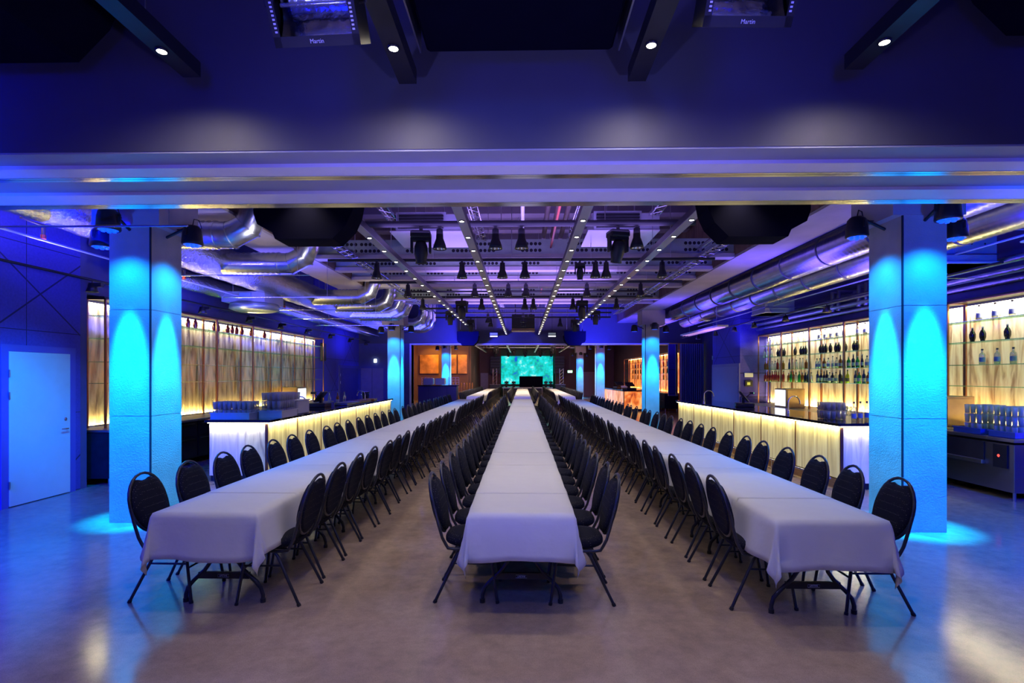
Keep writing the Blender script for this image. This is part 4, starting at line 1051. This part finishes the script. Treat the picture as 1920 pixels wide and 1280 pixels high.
# loudspeaker arrays hanging
def pa(x, y, z0, lb, s=1.0, flip=1, dp=0.55, tall=1.0):
    """cabinet seen from behind: wide box with chamfered lower corners and a curved inner side"""
    r = empty('hanging_loudspeaker', (x, y, z0), 0, lb, 'loudspeaker', 'black loudspeakers hung from the ceiling')
    f = flip
    out = [(-0.48, 0.62), (-0.475, 0.24), (-0.44, 0.14), (-0.30, 0.07), (-0.27, 0.0), (0.27, 0.0), (0.40, 0.13), (0.46, 0.26), (0.49, 0.42), (0.49, 0.62)]
    if f < 0: out = [(-a, b_) for (a, b_) in reversed(out)]
    B().prism([(p[0]*s, p[1]*s) for p in out], 'y', 0, dp, navyblack).obj('cabinet', r)
    a, c = sorted((f*0.492*s, f*0.50*s)); B().box(a, c, 0.03, 0.5*s, 0.44*s, 0.61*s, blackm).obj('side_plate', r)
    b = B()
    for xx in (-0.35, 0.35):
        b.box(xx*s-0.02, xx*s+0.02, 0.2*s, 0.24*s, 0.62*s, 0.70*s, blackm); b.tube([(xx*s, 0.22*s, 0.62*s), (xx*s, 0.22*s, 5.59-z0)], 0.008, steel, 4)
    b.obj('bracket', r)
navyblack = M('navy_black_vinyl', (0.003, 0.003, 0.010), 0.8, var=0.1, spec=0.02)
pa(-2.05, 4.9, 3.05, 'large hanging loudspeaker left, just under the near bulkhead', 1.0, 1, 0.3)
pa(2.17, 4.9, 3.05, 'large hanging loudspeaker right, just under the near bulkhead', 1.0, -1, 0.3)
pa(-2.32, 22.2, 3.05, 'hanging loudspeaker before the far bulkhead, left of centre', 0.95, 1)
pa(2.2, 22.2, 3.05, 'hanging loudspeaker before the far bulkhead, right of centre', 0.95, -1)
pa(-3.14, 2.45, 3.70, 'black loudspeaker at the top left corner of the photo', 1.5, 1, 0.75, 1.1)
pa(3.28, 2.45, 3.79, 'black loudspeaker at the top right corner of the photo', 1.5, -1, 0.75, 1.1)
r = empty('ceiling_projector', (-0.02, 2.6, 3.73), 0, 'black box hanging at the top centre of the photo', 'projector')
B().box(-0.56, 0.56, 0, 0.6, 0, 0.55, navyblack, 0.015).obj('body', r)
for s_ in (-1, 1): B().box(s_*0.60-0.005, s_*0.60+0.005, 0.0, 0.6, 0.0, 0.5, steel).obj('side_bracket', r)
B().tube([(0, 0.25, 0.55), (0, 0.25, 1.865)], 0.03, blackm, 8).obj('pole', r)
r = empty('ceiling_projector', (0.02, 19.9, 3.46), 0, 'black box with wooden lower edge under the far ceiling', 'projector')
B().box(-0.43, 0.43, 0, 0.6, 0.10, 0.62, black, 0.01).obj('body', r)
B().box(-0.44, 0.44, -0.01, 0.6, 0.0, 0.025, tan).box(-0.44, 0.44, -0.01, 0.6, 0.055, 0.085, tan).obj('wooden_edge', r)
b = B(); b.tube([(-0.3, 0.3, 0.6), (-0.3, 0.3, 2.13)], 0.02, black, 6); b.tube([(0.3, 0.3, 0.6), (0.3, 0.3, 2.13)], 0.02, black, 6); b.obj('pole', r)
# strobes with tilted glass fronts
def strobe(x, y, z, lb, tilt, rz):
    r = empty('strobe_light', (x, y, z), rz, lb, 'strobe light', 'strobe lights in the near room')
    r.rotation_euler = (tilt, 0, rz)
    b = B(); W, H, D = 0.21, 0.17, 0.16
    b.box(-W, W, 0.0, 0.004, -H, -H+0.045, blackm); b.box(-W, W, 0.0, 0.004, H-0.045, H, blackm)
    b.box(-W, -W+0.035, 0.0, 0.004, -H, H, blackm); b.box(W-0.035, W, 0.0, 0.004, -H, H, blackm)
    b.box(-W, W, 0.004, D, -H, -H+0.008, blackm); b.box(-W, W, 0.004, D, H-0.008, H, blackm); b.box(-W, -W+0.008, 0.004, D, -H, H, blackm); b.box(W-0.008, W, 0.004, D, -H, H, blackm); b.box(-W, W, D, D+0.01, -H, H, blackm)
    for k in range(14):
        for s_ in (-1, 1): b.box(s_*(W-0.022)-0.006, s_*(W-0.022)+0.006, -0.0015, 0.001, -H+0.06+k*0.0165, -H+0.068+k*0.0165, lt)
    b.obj('housing', r)
    vs_ = []; n = 8
    for i in range(n+1):
        t = -1+2*i/n; vs_ += [(-W+0.03, 0.11-0.09*t*t, t*(H-0.04)), (W-0.03, 0.11-0.09*t*t, t*(H-0.04))]
    B().add(vs_, [(2*i, 2*i+1, 2*i+3, 2*i+2) for i in range(n)], M('strobe_reflector', (0.75, 0.78, 0.95), 0.12, 1.0, bump=0.25, bscale=9), True).obj('reflector', r)
    B().tube([(-W+0.05, 0.05, 0), (W-0.05, 0.05, 0)], 0.009, glassy('strobe_tube', (0.8, 0.85, 1.0), 0.2), 8).obj('flash_tube', r)
    text('Martin', 0.026, lt, r, (0, -0.002, -H+0.014), (PI/2, 0, 0))
    text('strobe lamp', 0.008, lt, r, (-W+0.05, -0.002, -H+0.008), (PI/2, 0, 0)) if False else None
    b = B(); b.tube([(W, 0.08, 0), (W+0.035, 0.08, 0), (W+0.035, 0.08, 0.3), (-W-0.035, 0.08, 0.3), (-W-0.035, 0.08, 0), (-W, 0.08, 0)], 0.008, blackm, 6); b.obj('yoke', r)
strobe(-0.985, 2.42, 3.49, 'strobe light with mirrored front at the top left of the photo', 0.58, -0.05)
strobe(1.06, 2.42, 3.555, 'strobe light with mirrored front at the top right of the photo', 0.58, 0.03)
# small hanging display frames in front of the far bulkhead
for x, nm in ((-1.25, 'left'), (1.27, 'right')):
    r = empty('hanging_screen', (x, 22.9, 3.42), 0, f'small hanging screen with pale stripes, {nm} of centre at far bulkhead', 'screen', 'small hanging screens')
    B().box(-0.2, 0.2, -0.04, 0.03, 0, 0.24, black, 0.01).obj('casing', r)
    B().box(-0.16, 0.16, -0.045, -0.04, 0.03, 0.08, fridge_em).box(-0.16, 0.16, -0.045, -0.04, 0.12, 0.2, M('dim_screen', (0.3, 0.35, 0.35), 0.5, em=(0.5, 0.6, 0.6), es=0.25)).obj('picture', r)
    B().tube([(0, 0, 0.24), (0, 0, 2.175)], 0.012, black, 6).obj('pole', r)

# ------------------------------------------------------------------ air-conditioning, ducts, pipes, cable trays
def ac(x0, x1, y0, y1, z, lb):
    r = empty('air_unit', ((x0+x1)/2, y0, z), 0, lb, 'air unit', 'air units at the ceiling'); w_ = (x1-x0)/2
    B().box(-w_, w_, 0.0, y1-y0, 0.0, 0.018, M('air_unit_white', (0.75, 0.72, 0.78), 0.3, 0.2)).obj('diffuser_plate', r)
    B().box(-w_+0.1, w_-0.3, 0.02, y1-y0-0.05, 0.02, 0.34, M('air_unit_case', (0.3, 0.3, 0.36), 0.5)).box(w_-0.3, w_, 0.02, 0.3, 0.02, 0.30, M('air_unit_case', (0.3, 0.3, 0.36), 0.5)).obj('casing', r)
    b = B()
    for k in range(5): b.box(-w_+0.14, w_-0.34, -0.02, 0.02, 0.06+k*0.05, 0.085+k*0.05, blackm)
    b.obj('louvre', r)
    b = B()
    for q in (-0.4, 0.4): b.tube([(q*w_, 0.3, 0.3), (q*w_, 0.3, 5.595-z)], 0.012, steel, 6)
    b.obj('hanging_rod', r)
ac(-2.25, -1.0, 8.9, 10.0, 4.2, 'white-bottomed air unit at the ceiling, left of centre')
ac(1.1, 2.3, 8.9, 10.0, 4.2, 'white-bottomed air unit at the ceiling, right of centre')
ac(-2.0, -1.0, 14.8, 15.6, 4.2, 'farther air unit at the ceiling, left of centre')
ac(1.0, 2.0, 14.8, 15.6, 4.2, 'farther air unit at the ceiling, right of centre')

def ribbed(pts, r_, m, step=0.06, rib=0.012, n=20):
    out = []; rad = []
    for a, c in zip(pts[:-1], pts[1:]):
        a, c = Vector(a), Vector(c); L = (c-a).length; k = max(1, int(L/step))
        for i in range(k):
            out.append(a+(c-a)*(i/k)); rad.append(r_); out.append(a+(c-a)*((i+0.5)/k)); rad.append(r_+rib)
    out.append(Vector(pts[-1])); rad.append(r_)
    return out, rad
def cross_duct(y, z, xl, xe, r_, lb):
    r = empty('branch_duct', (xe, y, z), 0, lb, 'duct', 'branch ducts with flanged elbows')
    p, rad = ribbed([(xl-xe, 0, 0), (-0.50, 0, 0)], r_, duct, 0.09, 0.02, 18)
    B().tube(p, rad, duct, 18).obj('corrugated_pipe', r)
    B().tube([(-0.53, 0, 0), (-0.34, 0, 0), (-0.10, 0, 0.12), (0.0, 0, 0.36), (0.0, 0, 5.595-z)], [r_+0.004]*5, duct, 18).obj('elbow', r)
    b = B()
    for (c, dr) in (((-0.53, 0, 0), (1, 0, 0)), ((-0.34, 0, 0), (1, 0, 0.3)), ((-0.10, 0, 0.12), (0.7, 0, 0.75)), ((0.0, 0, 0.36), (0.1, 0, 1))):
        c = Vector(c); d = Vector(dr).normalized(); b.tube([c-d*0.008, c+d*0.008], r_+0.016, duct, 18)
    b.obj('flange', r)
cross_duct(7.55, 3.8, -5.45, -3.87, 0.19, 'nearest galvanised branch duct with elbow, beside near left column')
cross_duct(9.5, 3.8, -5.45, -3.87, 0.19, 'galvanised branch duct with elbow, second from the near left column')
for k, y in enumerate((13.62, 15.3, 16.63, 17.6)):
    cross_duct(y, 3.8, -5.45, -3.87, 0.19, f'galvanised branch duct with elbow, {ordn(k)} of the four past the short left beam')
for k, y in enumerate((20.5, 21.6, 22.6)):
    cross_duct(y, 3.8, -5.45, -3.87, 0.19, f'galvanised branch duct with elbow, {ordn(k)} of the last three before the far bulkhead')
p, rad = ribbed([(-5.62, 4.6, 3.87), (-5.62, 23.2, 3.87)], 0.30, foil, 0.6, 0.012, 20)
tag(B().tube(p, rad, foil, 20).obj('foil_duct'), 'large crinkled foil-wrapped duct over the left bar', 'duct')
p, rad = ribbed([(-6.62, 8.6, 3.64), (-6.62, 23.2, 3.64)], 0.17, foil, 0.7, 0.01, 16)
tag(B().tube(p, rad, foil, 14).obj('foil_duct'), 'smaller foil-wrapped duct beside the large one on the left', 'duct')
p, rad = ribbed([(5.38, 4.6, 3.97), (5.38, 21.5, 3.97)], 0.262, duct, 0.10, 0.016, 20)
dq = B().tube(p, rad, duct, 22).obj('spiral_duct')
for k in range(13): B().tube([(5.38, 5.4+1.3*k, 3.97), (5.38, 5.43+1.3*k, 3.97)], 0.285, duct_seam, 22).obj('seam_band', dq)
tag(dq, 'large spiral duct running beside the right concrete beam', 'duct', 'spiral ducts over the right bar')
p, rad = ribbed([(6.25, 4.6, 3.87), (6.25, 20.5, 3.87)], 0.235, duct, 0.10, 0.016, 20)
dq = B().tube(p, rad, duct, 20).obj('spiral_duct')
for k in range(12): B().tube([(6.25, 5.0+1.3*k, 3.87), (6.25, 5.03+1.3*k, 3.87)], 0.257, duct_seam, 20).obj('seam_band', dq)
tag(dq, 'outer spiral duct over the right bar, next to the large one', 'duct', 'spiral ducts over the right bar')
def run(pts, r_, m, nm, lb, cat='pipe', grp=None, n=8): return tag(B().tube(pts, r_, m, n).obj(nm), lb, cat, grp)
run([(0.0, 4.6, 4.35), (0.0, 18.5, 4.35)], 0.03, pipe_wh, 'ceiling_pipe', 'pale pipe running straight down the ceiling centre', grp='ceiling pipes')
for k in range(4): run([(0.42+0.17*k, 4.6, 4.55), (0.42+0.17*k, 20, 4.55)], 0.045, pipe_br, 'ceiling_pipe', f'dark brown ceiling pipe right of centre, {ORD[k]} from the pale pipe', grp='ceiling pipes')
run([(0.56, 4.6, 4.42-0.1), (0.56, 19.5, 4.42-0.1)], 0.022, pipe_rd, 'sprinkler_pipe', 'thin red sprinkler pipe right of the ceiling centre')
run([(-2.7, 4.6, 4.38), (-2.7, 20, 4.38)], 0.03, alu, 'ceiling_conduit', 'silver conduit along the left of the hall ceiling', grp='silver conduits')
run([(2.75, 4.6, 4.38), (2.75, 20, 4.38)], 0.03, alu, 'ceiling_conduit', 'silver conduit along the right of the hall ceiling', grp='silver conduits')
run([(3.45, 4.6, 4.25), (3.45, 19, 4.25)], 0.045, alu, 'ceiling_conduit', 'thick silver conduit beside the right beam cladding', grp='silver conduits')
def ladder(x, z, y0, y1, lb, w_=0.16):
    b = B(); L = y1-y0
    for s_ in (-1, 1): b.box(s_*w_/2-0.006, s_*w_/2+0.006, 0, L, 0, 0.05, alu)
    k = 0; y = 0
    while y < L-0.3:
        b.tube([(-w_/2, y, 0.0), (w_/2, y+0.15, 0.0)], 0.006, alu, 4, caps=False); b.tube([(w_/2, y+0.15, 0.0), (-w_/2, y+0.3, 0.0)], 0.006, alu, 4, caps=False); y += 0.3
    b.tube([(0.03, 0, 0.03), (0.03, L, 0.03)], 0.012, black, 5); b.tube([(-0.04, 0, 0.03), (-0.04, L, 0.03)], 0.010, plast_w, 5)
    tag(b.obj('cable_ladder', None, (x, y0, z)), lb, 'cable ladder', 'cable ladders under the ceiling')
ladder(-2.25, 4.45, 4.6, 19.5, 'silver cable ladder left, beside the outer left lamp track')
ladder(-0.80, 4.45, 4.6, 21, 'silver cable ladder just left of the ceiling centre')
ladder(0.95, 4.45, 4.6, 21, 'silver cable ladder just right of the ceiling centre')
ladder(2.2, 4.45, 4.6, 19.5, 'silver cable ladder right, beside the outer right lamp track')
ladder(-3.35, 4.1, 6.0, 19.5, 'low silver cable ladder beside the left beam', 0.22)
ladder(3.4, 4.0, 6.0, 19.5, 'low silver cable ladder beside the right beam', 0.22)
for k, (z, x) in enumerate(((3.52, 7.35), (3.38, 7.45), (3.25, 7.55))):
    pts = [(x, 4, z), (x, 18.0, z)]
    run(pts, 0.055, foilp, 'insulated_pipe', f'foil-wrapped pipe above the right shelves, {["uppermost", "middle", "lowest"][k]} of the three', grp='foil-wrapped pipes on the right', n=10)
for k, y in enumerate((11.6, 11.85, 12.6, 12.85)):
    run([(7.45, y, 3.3), (7.45, y, 3.75), (7.9, y, 3.75)], 0.05, foilp, 'riser_pipe', f'short foil-wrapped riser pipe above right shelves, {ORD[k]} from the camera', grp='short foil risers on the right', n=10)
# boxes under the ceiling
boxm = M('plaster_box', (0.42, 0.45, 0.46), 0.5, var=0.04)
r = empty('air_diffuser', (-6.05, 11.8, 3.24), 0, 'square air box with a round diffuser under the left foil duct', 'diffuser')
B().box(-0.5, 0.45, -0.45, 0.45, 0.14, 0.36, boxm).obj('box', r)
B().lathe([(0, -0.02), (0.42, -0.02), (0.52, 0.02), (0.5, 0.14), (0.3, 0.14)], M('diffuser_green', (0.5, 0.58, 0.45), 0.3, 0.6), n=26).obj('round_diffuser', r)
B().box(-0.1, 0.15, -0.47, -0.45, 0.2, 0.33, M('blue_label_box', (0.3, 0.45, 0.6), 0.5)).obj('junction_box', r)
B().tube([(0.2, 0, 0.36), (0.3, 0, 0.52)], 0.16, foil, 14).obj('duct_stub', r)
for k, (x, y, z, lb) in enumerate(((6.75, 14.0, 3.42, 'square white air box under the outer spiral duct'), (6.85, 8.2, 3.48, 'blue-lit air box right of the near right column'))):
    r = empty('air_box', (x, y, z), 0, lb, 'air box', 'air boxes on the right')
    B().box(-0.38, 0.38, -0.0, 0.8, 0.0, 0.42, boxm).obj('body', r)
    B().box(-0.40, 0.40, -0.02, 0.82, 0.0, 0.03, plast_w).box(-0.40, 0.40, -0.02, 0.82, 0.13, 0.145, steel).obj('rim', r)
    b = B()
    for q in (-0.2, 0, 0.2): b.disc((q, -0.005, 0.3), 0.015, black, (0, -1, 0))
    b.obj('screw', r)
    B().tube([(0, 0.4, 0.42), (0, 0.4, 5.595-z)], 0.012, steel, 6).obj('hanging_rod', r)
r = empty('smoke_detector', (5.86, 8.6, 3.58), 0, 'round white hanging detector left of the near right column', 'detector')
B().lathe([(0, 0.0), (0.17, 0.0), (0.175, 0.02), (0.165, 0.14), (0, 0.15)], plast_w, n=22).obj('body', r)
b = B()
for q in (-0.11, -0.06, 0.06, 0.11): b.box(q-0.012, q+0.012, -0.02, 0.02, -0.03, 0.0, pipe_rd)
b.obj('red_clip', r)
B().tube([(0, 0, 0.14), (0, 0, 0.34)], 0.05, duct, 10).obj('stem', r)
r = empty('smoke_detector', (7.0, 7.4, 3.62), 0, 'flat white detector disc right of the near right column', 'detector')
B().lathe([(0, 0.0), (0.12, 0.0), (0.125, 0.012), (0, 0.02)], plast_w, n=20).obj('disc', r)
B().tube([(0, 0, 0.02), (0, 0, 0.16)], 0.008, steel, 6).obj('stem', r)
B().tube([(-0.5, 0, 0.16), (1.0, 0, 0.16)], 0.012, pipe_wh, 6).obj('carrier_rail', r)
# thin sprinkler pipes left and suspended thin rails
for k, (y, z, x0, x1) in enumerate(((5.6, 3.38, -6.85, -3.6), (8.6, 3.42, -6.0, -3.5), (11.0, 3.42, -6.3, -3.9), (13.0, 3.4, -6.5, -3.7), (15.0, 3.4, -6.6, -4.0), (17.0, 3.4, -6.8, -4.0))):
    q = B().tube([(x0, y, z), (x1, y, z)], 0.012, alu, 6)
    for xx in (x0+0.2, x1-0.2): q.tube([(xx, y, z), (xx, y, 5.595)], 0.004, steel, 4)
    tag(q.obj('suspended_rail'), f'thin suspended steel rail over the left bar, {ORD[k]} from the camera', 'rail', 'thin suspended rails on the left')
run([(-6.1, 4.6, 3.50), (-6.3, 23, 3.50)], 0.016, pipe_wh, 'sprinkler_pipe', 'thin pale sprinkler pipe along the left bar ceiling')
run([(6.6, 4.6, 3.62), (6.6, 20, 3.62)], 0.016, pipe_wh, 'sprinkler_pipe', 'thin pale sprinkler pipe along the right bar ceiling')
for k, (x, y) in enumerate(((-6.1, 6.6), (-6.1, 9.4), (-6.1, 13.4), (-6.1, 16.5))):
    b = B(); b.tube([(0, 0, 0), (0, 0, 0.12), (0.0, -0.3, 0.14)], 0.022, M('dark_pipe', (0.05, 0.03, 0.06), 0.4), 8); b.tube([(0, 0, -0.05), (0, 0, 0.0)], 0.03, pipe_rd, 8); b.tube([(0, -0.3, 0.14), (0, -0.3, 2.035)], 0.012, steel, 6)
    tag(b.obj('sprinkler', None, (x, y, 3.56)), f'dark sprinkler drop with red head, {ORD[k]} from the camera on the left', 'sprinkler', 'sprinklers on the left')
# wall spotlights on side tracks
def side_track(x, z, y0, y1, ys, side):
    q = B().tube([(x, y0, z), (x, y1, z)], 0.02, blackm, 8)
    for yy in (8.6, 12.2, 16.0): q.tube([(x, yy, z), (-7.12 if x < 0 else 7.77, yy, z)], 0.008, steel, 4)
    tag(q.obj('spot_rail'), f'long black spotlight rail in front of the {side} shelves', 'rail', 'spotlight rails')
    for k, y in enumerate(ys):
        r = empty('rail_spotlight', (x, y, z), 0, f'small black spotlight on the {side} rail, {ordn(k)} from the camera', 'spotlight', f'small spotlights on the {side} rail')
        B().tube([(0, 0, 0), (0, 0, -0.06)], 0.012, blackm, 6).obj('clamp', r)
        b = B(); b.lathe([(0, -0.05), (0.055, -0.06), (0.065, -0.12), (0.09, -0.19), (0.08, -0.19), (0, -0.12)], blackm, n=12); b.obj('hood', r)
        B().box(-0.04, 0.16 if side == 'left' else 0.04, -0.03, 0.03, -0.11, -0.05, blackm).obj('driver_box', r)
side_track(-6.75, 3.27, 5.8, 23.2, (8.15, 11.0, 12.9, 14.6, 16.4, 18.4, 20.5, 22.6), 'left')
side_track(6.6, 3.33, 7.4, 22, (11.6, 13.4, 15.2, 16.6, 18.2, 20.0), 'right')
# fluorescent-like pink strip fitting at the right
r = empty('strip_lamp', (5.83, 15.5, 3.2), 0, 'triple strip lamp fitting over the far part of right bar', 'lamp')
B().box(-0.16, 0.16, 0, 3.6, 0.0, 0.05, pipe_wh).obj('housing', r)
b = B(); b.tube([(0, 0.5, 0.05), (0, 0.5, 2.395)], 0.005, steel, 4); b.tube([(0, 3.1, 0.05), (0, 3.1, 2.395)], 0.005, steel, 4); b.obj('hanging_rod', r)
for q in (-0.1, 0, 0.1): B().tube([(q, 0.1, -0.01), (q, 3.5, -0.01)], 0.016, M('pink_tube', (0.9, 0.6, 0.8), 0.3, em=(0.8, 0.35, 0.8), es=0.5), 6).obj('tube', r)

# ------------------------------------------------------------------ second hall
cb = empty('coffee_counter', (-4.65, 28.7, 0), 0, 'dark coffee counter seen through the left of the opening', 'counter')
B().box(-1.05, 1.05, 0, 0.8, 0, 1.2, M('counter_dark_blue', (0.02, 0.02, 0.07), 0.5)).obj('carcass', cb)
B().box(-1.08, 1.08, -0.03, 0.83, 1.2, 1.25, topm).obj('worktop', cb)
b = B()
for k in range(4): b.box(-1.02+0.52*k, -0.54+0.52*k, -0.012, 0.0, 0.1, 1.15, M('counter_panel', (0.03, 0.03, 0.09), 0.4))
b.obj('front_panel', cb)
for k, x in enumerate((-5.2, -4.55)):
    r = empty('coffee_machine', (x, 28.95, 1.25), 0, f'silver-green coffee machine, {["left", "right"][k]} one on the coffee counter', 'coffee machine', 'coffee machines')
    B().box(-0.28, 0.28, 0, 0.4, 0.02, 0.38, M('machine_green', (0.5, 0.58, 0.42), 0.3, 0.4), 0.03).obj('body', r)
    B().box(-0.22, 0.22, -0.08, 0.0, 0.02, 0.05, steel).obj('drip_tray', r)
for k, x in enumerate((-5.72+0.15, -3.85)):
    b = B(); 
    for q in range(4):
        b.box(-0.3+0.195*q, -0.28+0.195*q, 0, 0.02, 0, 0.42, plast_w); b.box(-0.3, 0.305, 0, 0.02, q*0.135, q*0.135+0.015, plast_w)
    tag(b.obj('wire_rack', None, (x if k else -5.35+0.0, 29.4, 1.68 if False else 1.25)), ['small white grid rack at the left of the coffee counter', 'white grid rack on the right end of the coffee counter'][k], 'rack', 'white grid racks')
struct(B().box(-7.6, -3.9, 38.0, 38.2, 0, 5.6, wall_brown).obj('wall_second_left'))
gold = M('gold_mural', (0.55, 0.25, 0.05), 0.4, 0.5, var=0.6, vscale=1.5, bump=0.4, bscale=10)
for k, (x0, x1) in enumerate(((-7.4, -6.05), (-5.2, -4.75), (-4.65, -4.0))):
    tag(B().box(x0, x1, 37.85, 37.95, 1.92, 3.27, gold).obj('wall_panel'), f'amber-lit textured gold wall panel, {ORD[k]} from the left in the second hall', 'wall panel', 'gold wall panels')
light('SPOT', (-6.0, 36.6, 4.2), (-6.6, 37.9, 2.7), 260, (1, 0.5, 0.08), 0.05, 70, 0.6)
light('SPOT', (-4.0, 36.6, 4.2), (-4.6, 37.9, 2.5), 160, (1, 0.5, 0.08), 0.05, 60, 0.6)
b = B()
for k in range(9):
    z = 1.25; tag(B().tube([(0, 0, 0.0), (0, 0, 1.28)], 0.045, M('gold_tube', (0.8, 0.45, 0.15), 0.25, 0.9), 8).obj('gold_post', None, (-5.05+0.19*k, 36.9, 0)), f'shining gold post beside the far columns, {ORD[k]} from the left', 'post', 'gold posts')
# door and panels in the far left brown wall
struct(B().box(-3.9, -3.75, 38.2, 46.0, 0, 5.6, wall_brown).obj('wall_stage_left'))
struct(B().box(-3.75, -1.9, 46.0, 46.2, 0, 5.6, wall_brown).obj('wall_stage_left_return'))
struct(B().box(-3.66, -3.0, 45.93, 45.995, 0, 2.0, greyp).obj('door_5'))
struct(B().box(5.2, 6.4, 46.4, 46.5, 0, 2.1, M('steel_door', (0.25, 0.16, 0.16), 0.5)).box(2.9, 8.0, 46.5, 46.7, 0, 5.6, wall_brown).obj('door_6'))
# stage
st = empty('stage_platform', (0.4, 43.6, 0), 0, 'low stage platform at the far end of the hall', 'stage')
B().box(-2.1, 2.1, 0, 5.5, 0.72, 0.80, M('stage_deck', (0.35, 0.36, 0.34), 0.4)).obj('deck', st)
for x in (-2.0, -1.2, -0.4, 0.4, 1.2, 2.0): B().tube([(x, 0.05, 0.72), (x, 0.05, 0)], 0.03, steel, 8).obj('leg', st)
B().box(-2.05, 2.05, 0.3, 0.34, 0, 0.72, black).obj('skirt', st)
tag(B().box(-1.95, 2.75, 48.0, 48.12, 1.0, 3.55, screenm).box(-1.9, 2.7, 48.03, 48.1, 0.795, 1.0, black).obj('led_screen'), 'huge turquoise LED screen behind the stage', 'screen')
dj = empty('stage_booth', (0.72, 45.0, 0.8), 0, 'black booth standing in the middle of the stage', 'booth')
B().box(-1.0, 0.28, 0, 0.7, 0, 0.92, navyblack).obj('left_front', dj); B().box(0.29, 1.0, 0, 0.7, 0, 0.92, navyblack).obj('right_front', dj)
for x, nm in ((-2.35, 'left'), (3.15, 'right')):
    r = empty('line_array', (x, 45.2, 1.95), 0, f'black line array loudspeaker hanging {nm} of the LED screen', 'loudspeaker', 'line arrays beside the screen')
    for k in range(6): B().box(-0.42, 0.42, 0, 0.5, k*0.25, k*0.25+0.235, black, 0.01).obj('array_box', r)
    B().tube([(0, 0.25, 1.5), (0, 0.25, 3.645)], 0.03, black, 6).obj('suspension', r)
    r = empty('subwoofer', (x+(0.05 if x < 0 else -0.05), 43.3, 0), 0, f'black subwoofer box on the floor {nm} of the stage', 'subwoofer', 'subwoofers beside the stage')
    B().box(-0.42, 0.42, 0, 0.8, 0, 1.02, black, 0.02).obj('cabinet', r); B().box(-0.43, 0.43, -0.01, 0.8, 1.02, 1.05, greyp).obj('lid', r)
    b = B(); zt = 2.35
    for (dx, dy) in ((0, 0), (0.3, 0), (0.3, 0.3), (0, 0.3)): b.tube([(dx, dy, 0), (dx, dy, zt-1.05)], 0.024, alu, 6)
    for q in range(5):
        z = q*0.26
        for (a, c) in (((0, 0), (0.3, 0)), ((0.3, 0), (0.3, 0.3)), ((0, 0.3), (0, 0))): b.tube([(a[0], a[1], z), (c[0], c[1], z+0.26)], 0.012, alu, 5)
    tag(b.obj('truss_tower', None, (x-0.1, 43.5, 1.05)), f'short silver truss tower {nm} of the stage', 'truss', 'truss towers')
for k, (x, y) in enumerate(((-1.35, 44.0), (-0.75, 44.0), (1.95, 44.3), (2.35, 44.3))):
    moving_head(x, y, 0.80+0.60*0.9, 0.9, f'moving head standing on the stage, {ORD[k]} from the left', 0.3)
back_counter(1, 7.05, 0.7, 26.4, 38.4, 'back counter under the orange shelves of the second hall', dk_cab, False)
# stage lighting rig
for k, y in enumerate((26, 29, 32, 35, 38, 41, 44)):
    r = empty('lighting_bar', (0.2, y, 3.95), 0, f'lighting bar of the second hall, {ORD[k]} beyond the far bulkhead', 'lighting bar', 'second hall lighting bars')
    B().tube([(-3.8, 0, 0), (3.8, 0, 0)], 0.035, alu if k % 2 else black, 6).obj('bar', r)
    b = B()
    for x in (-3, 0, 3): b.tube([(x, 0, 0), (x, 0, 0.995)], 0.01, steel, 4)
    b.obj('suspension_wire', r)
for k, (x, y) in enumerate(((-2.3, 44), (-1.2, 44), (0.2, 44), (1.5, 44), (2.4, 44), (-1.9, 38), (-0.7, 41), (1.2, 41), (2.2, 38))):
    moving_head(x, y+0.0, 3.955, 1.0, f'moving head in the stage rig, {ORD[k]} counted from the screen', 0.4)
for k, (x, y, z) in enumerate(((-2.2, 34.9, 3.75), (1.9, 34.9, 3.75), (-2.0, 40.9, 3.6), (1.7, 40.9, 3.6))):
    r = empty('blinder_lamp', (x, y, z), 0, f'glowing amber lamp in the stage rig, {["front left", "front right", "rear left", "rear right"][k]}', 'lamp', 'amber lamps in the stage rig')
    B().lathe([(0, 0.2), (0.1, 0.18), (0.13, 0.02), (0.12, 0)], black, n=12, mat=Matrix.Rotation(PI/2, 4, 'X') @ Matrix.Rotation(PI, 4, 'Y') @ Matrix.Scale(-1, 4, Vector((0, 0, 1)))).obj('can', r)
    B().disc((0, -0.01, 0), 0.1, amber_em, (0, -1, 0)).obj('lens', r)
    B().tube([(0, 0.1, 0.1), (0, 0.1, 5.595-z)], 0.012, black, 5).obj('pole', r)
r = empty('exit_sign', (3.4, 38.0, 1.98), 0, 'green glowing exit sign hanging before the far doors', 'sign', 'exit signs')
B().box(-0.16, 0.16, -0.02, 0.02, 0, 0.16, green_em, 0.005).obj('light_box', r)
B().tube([(0, 0, 0.16), (0, 0, 3.61)], 0.008, black, 5).obj('pole', r)
for k, (x, y, lb) in enumerate(((5.5, 27.3, 'right register on the orange bar'), (5.4, 29.6, 'left register on the orange bar'))):
    r = empty('cash_register', (x, y, 1.046), 0.4, 'black cash register, the '+lb, 'cash register', 'registers on the orange bar')
    B().box(-0.3, 0.3, -0.2, 0.2, 0, 0.1, blackm, 0.01).obj('drawer_base', r)
    B().box(-0.25, 0.25, -0.15, 0.15, -0.02, 0.02, blackm, 0.01, Matrix.Translation((0, 0, 0.28)) @ Matrix.Rotation(0.7, 4, 'X')).obj('screen', r)
    B().box(-0.05, 0.05, 0, 0.08, 0.1, 0.25, blackm).obj('stand', r)
for k in range(10):
    glass_at(stem, 'wine_glass', 5.3+0.1*(k % 3), 28.0+0.13*(k//3), 1.046, 'glass standing on the orange bar between the registers', 'glasses on the orange bar')
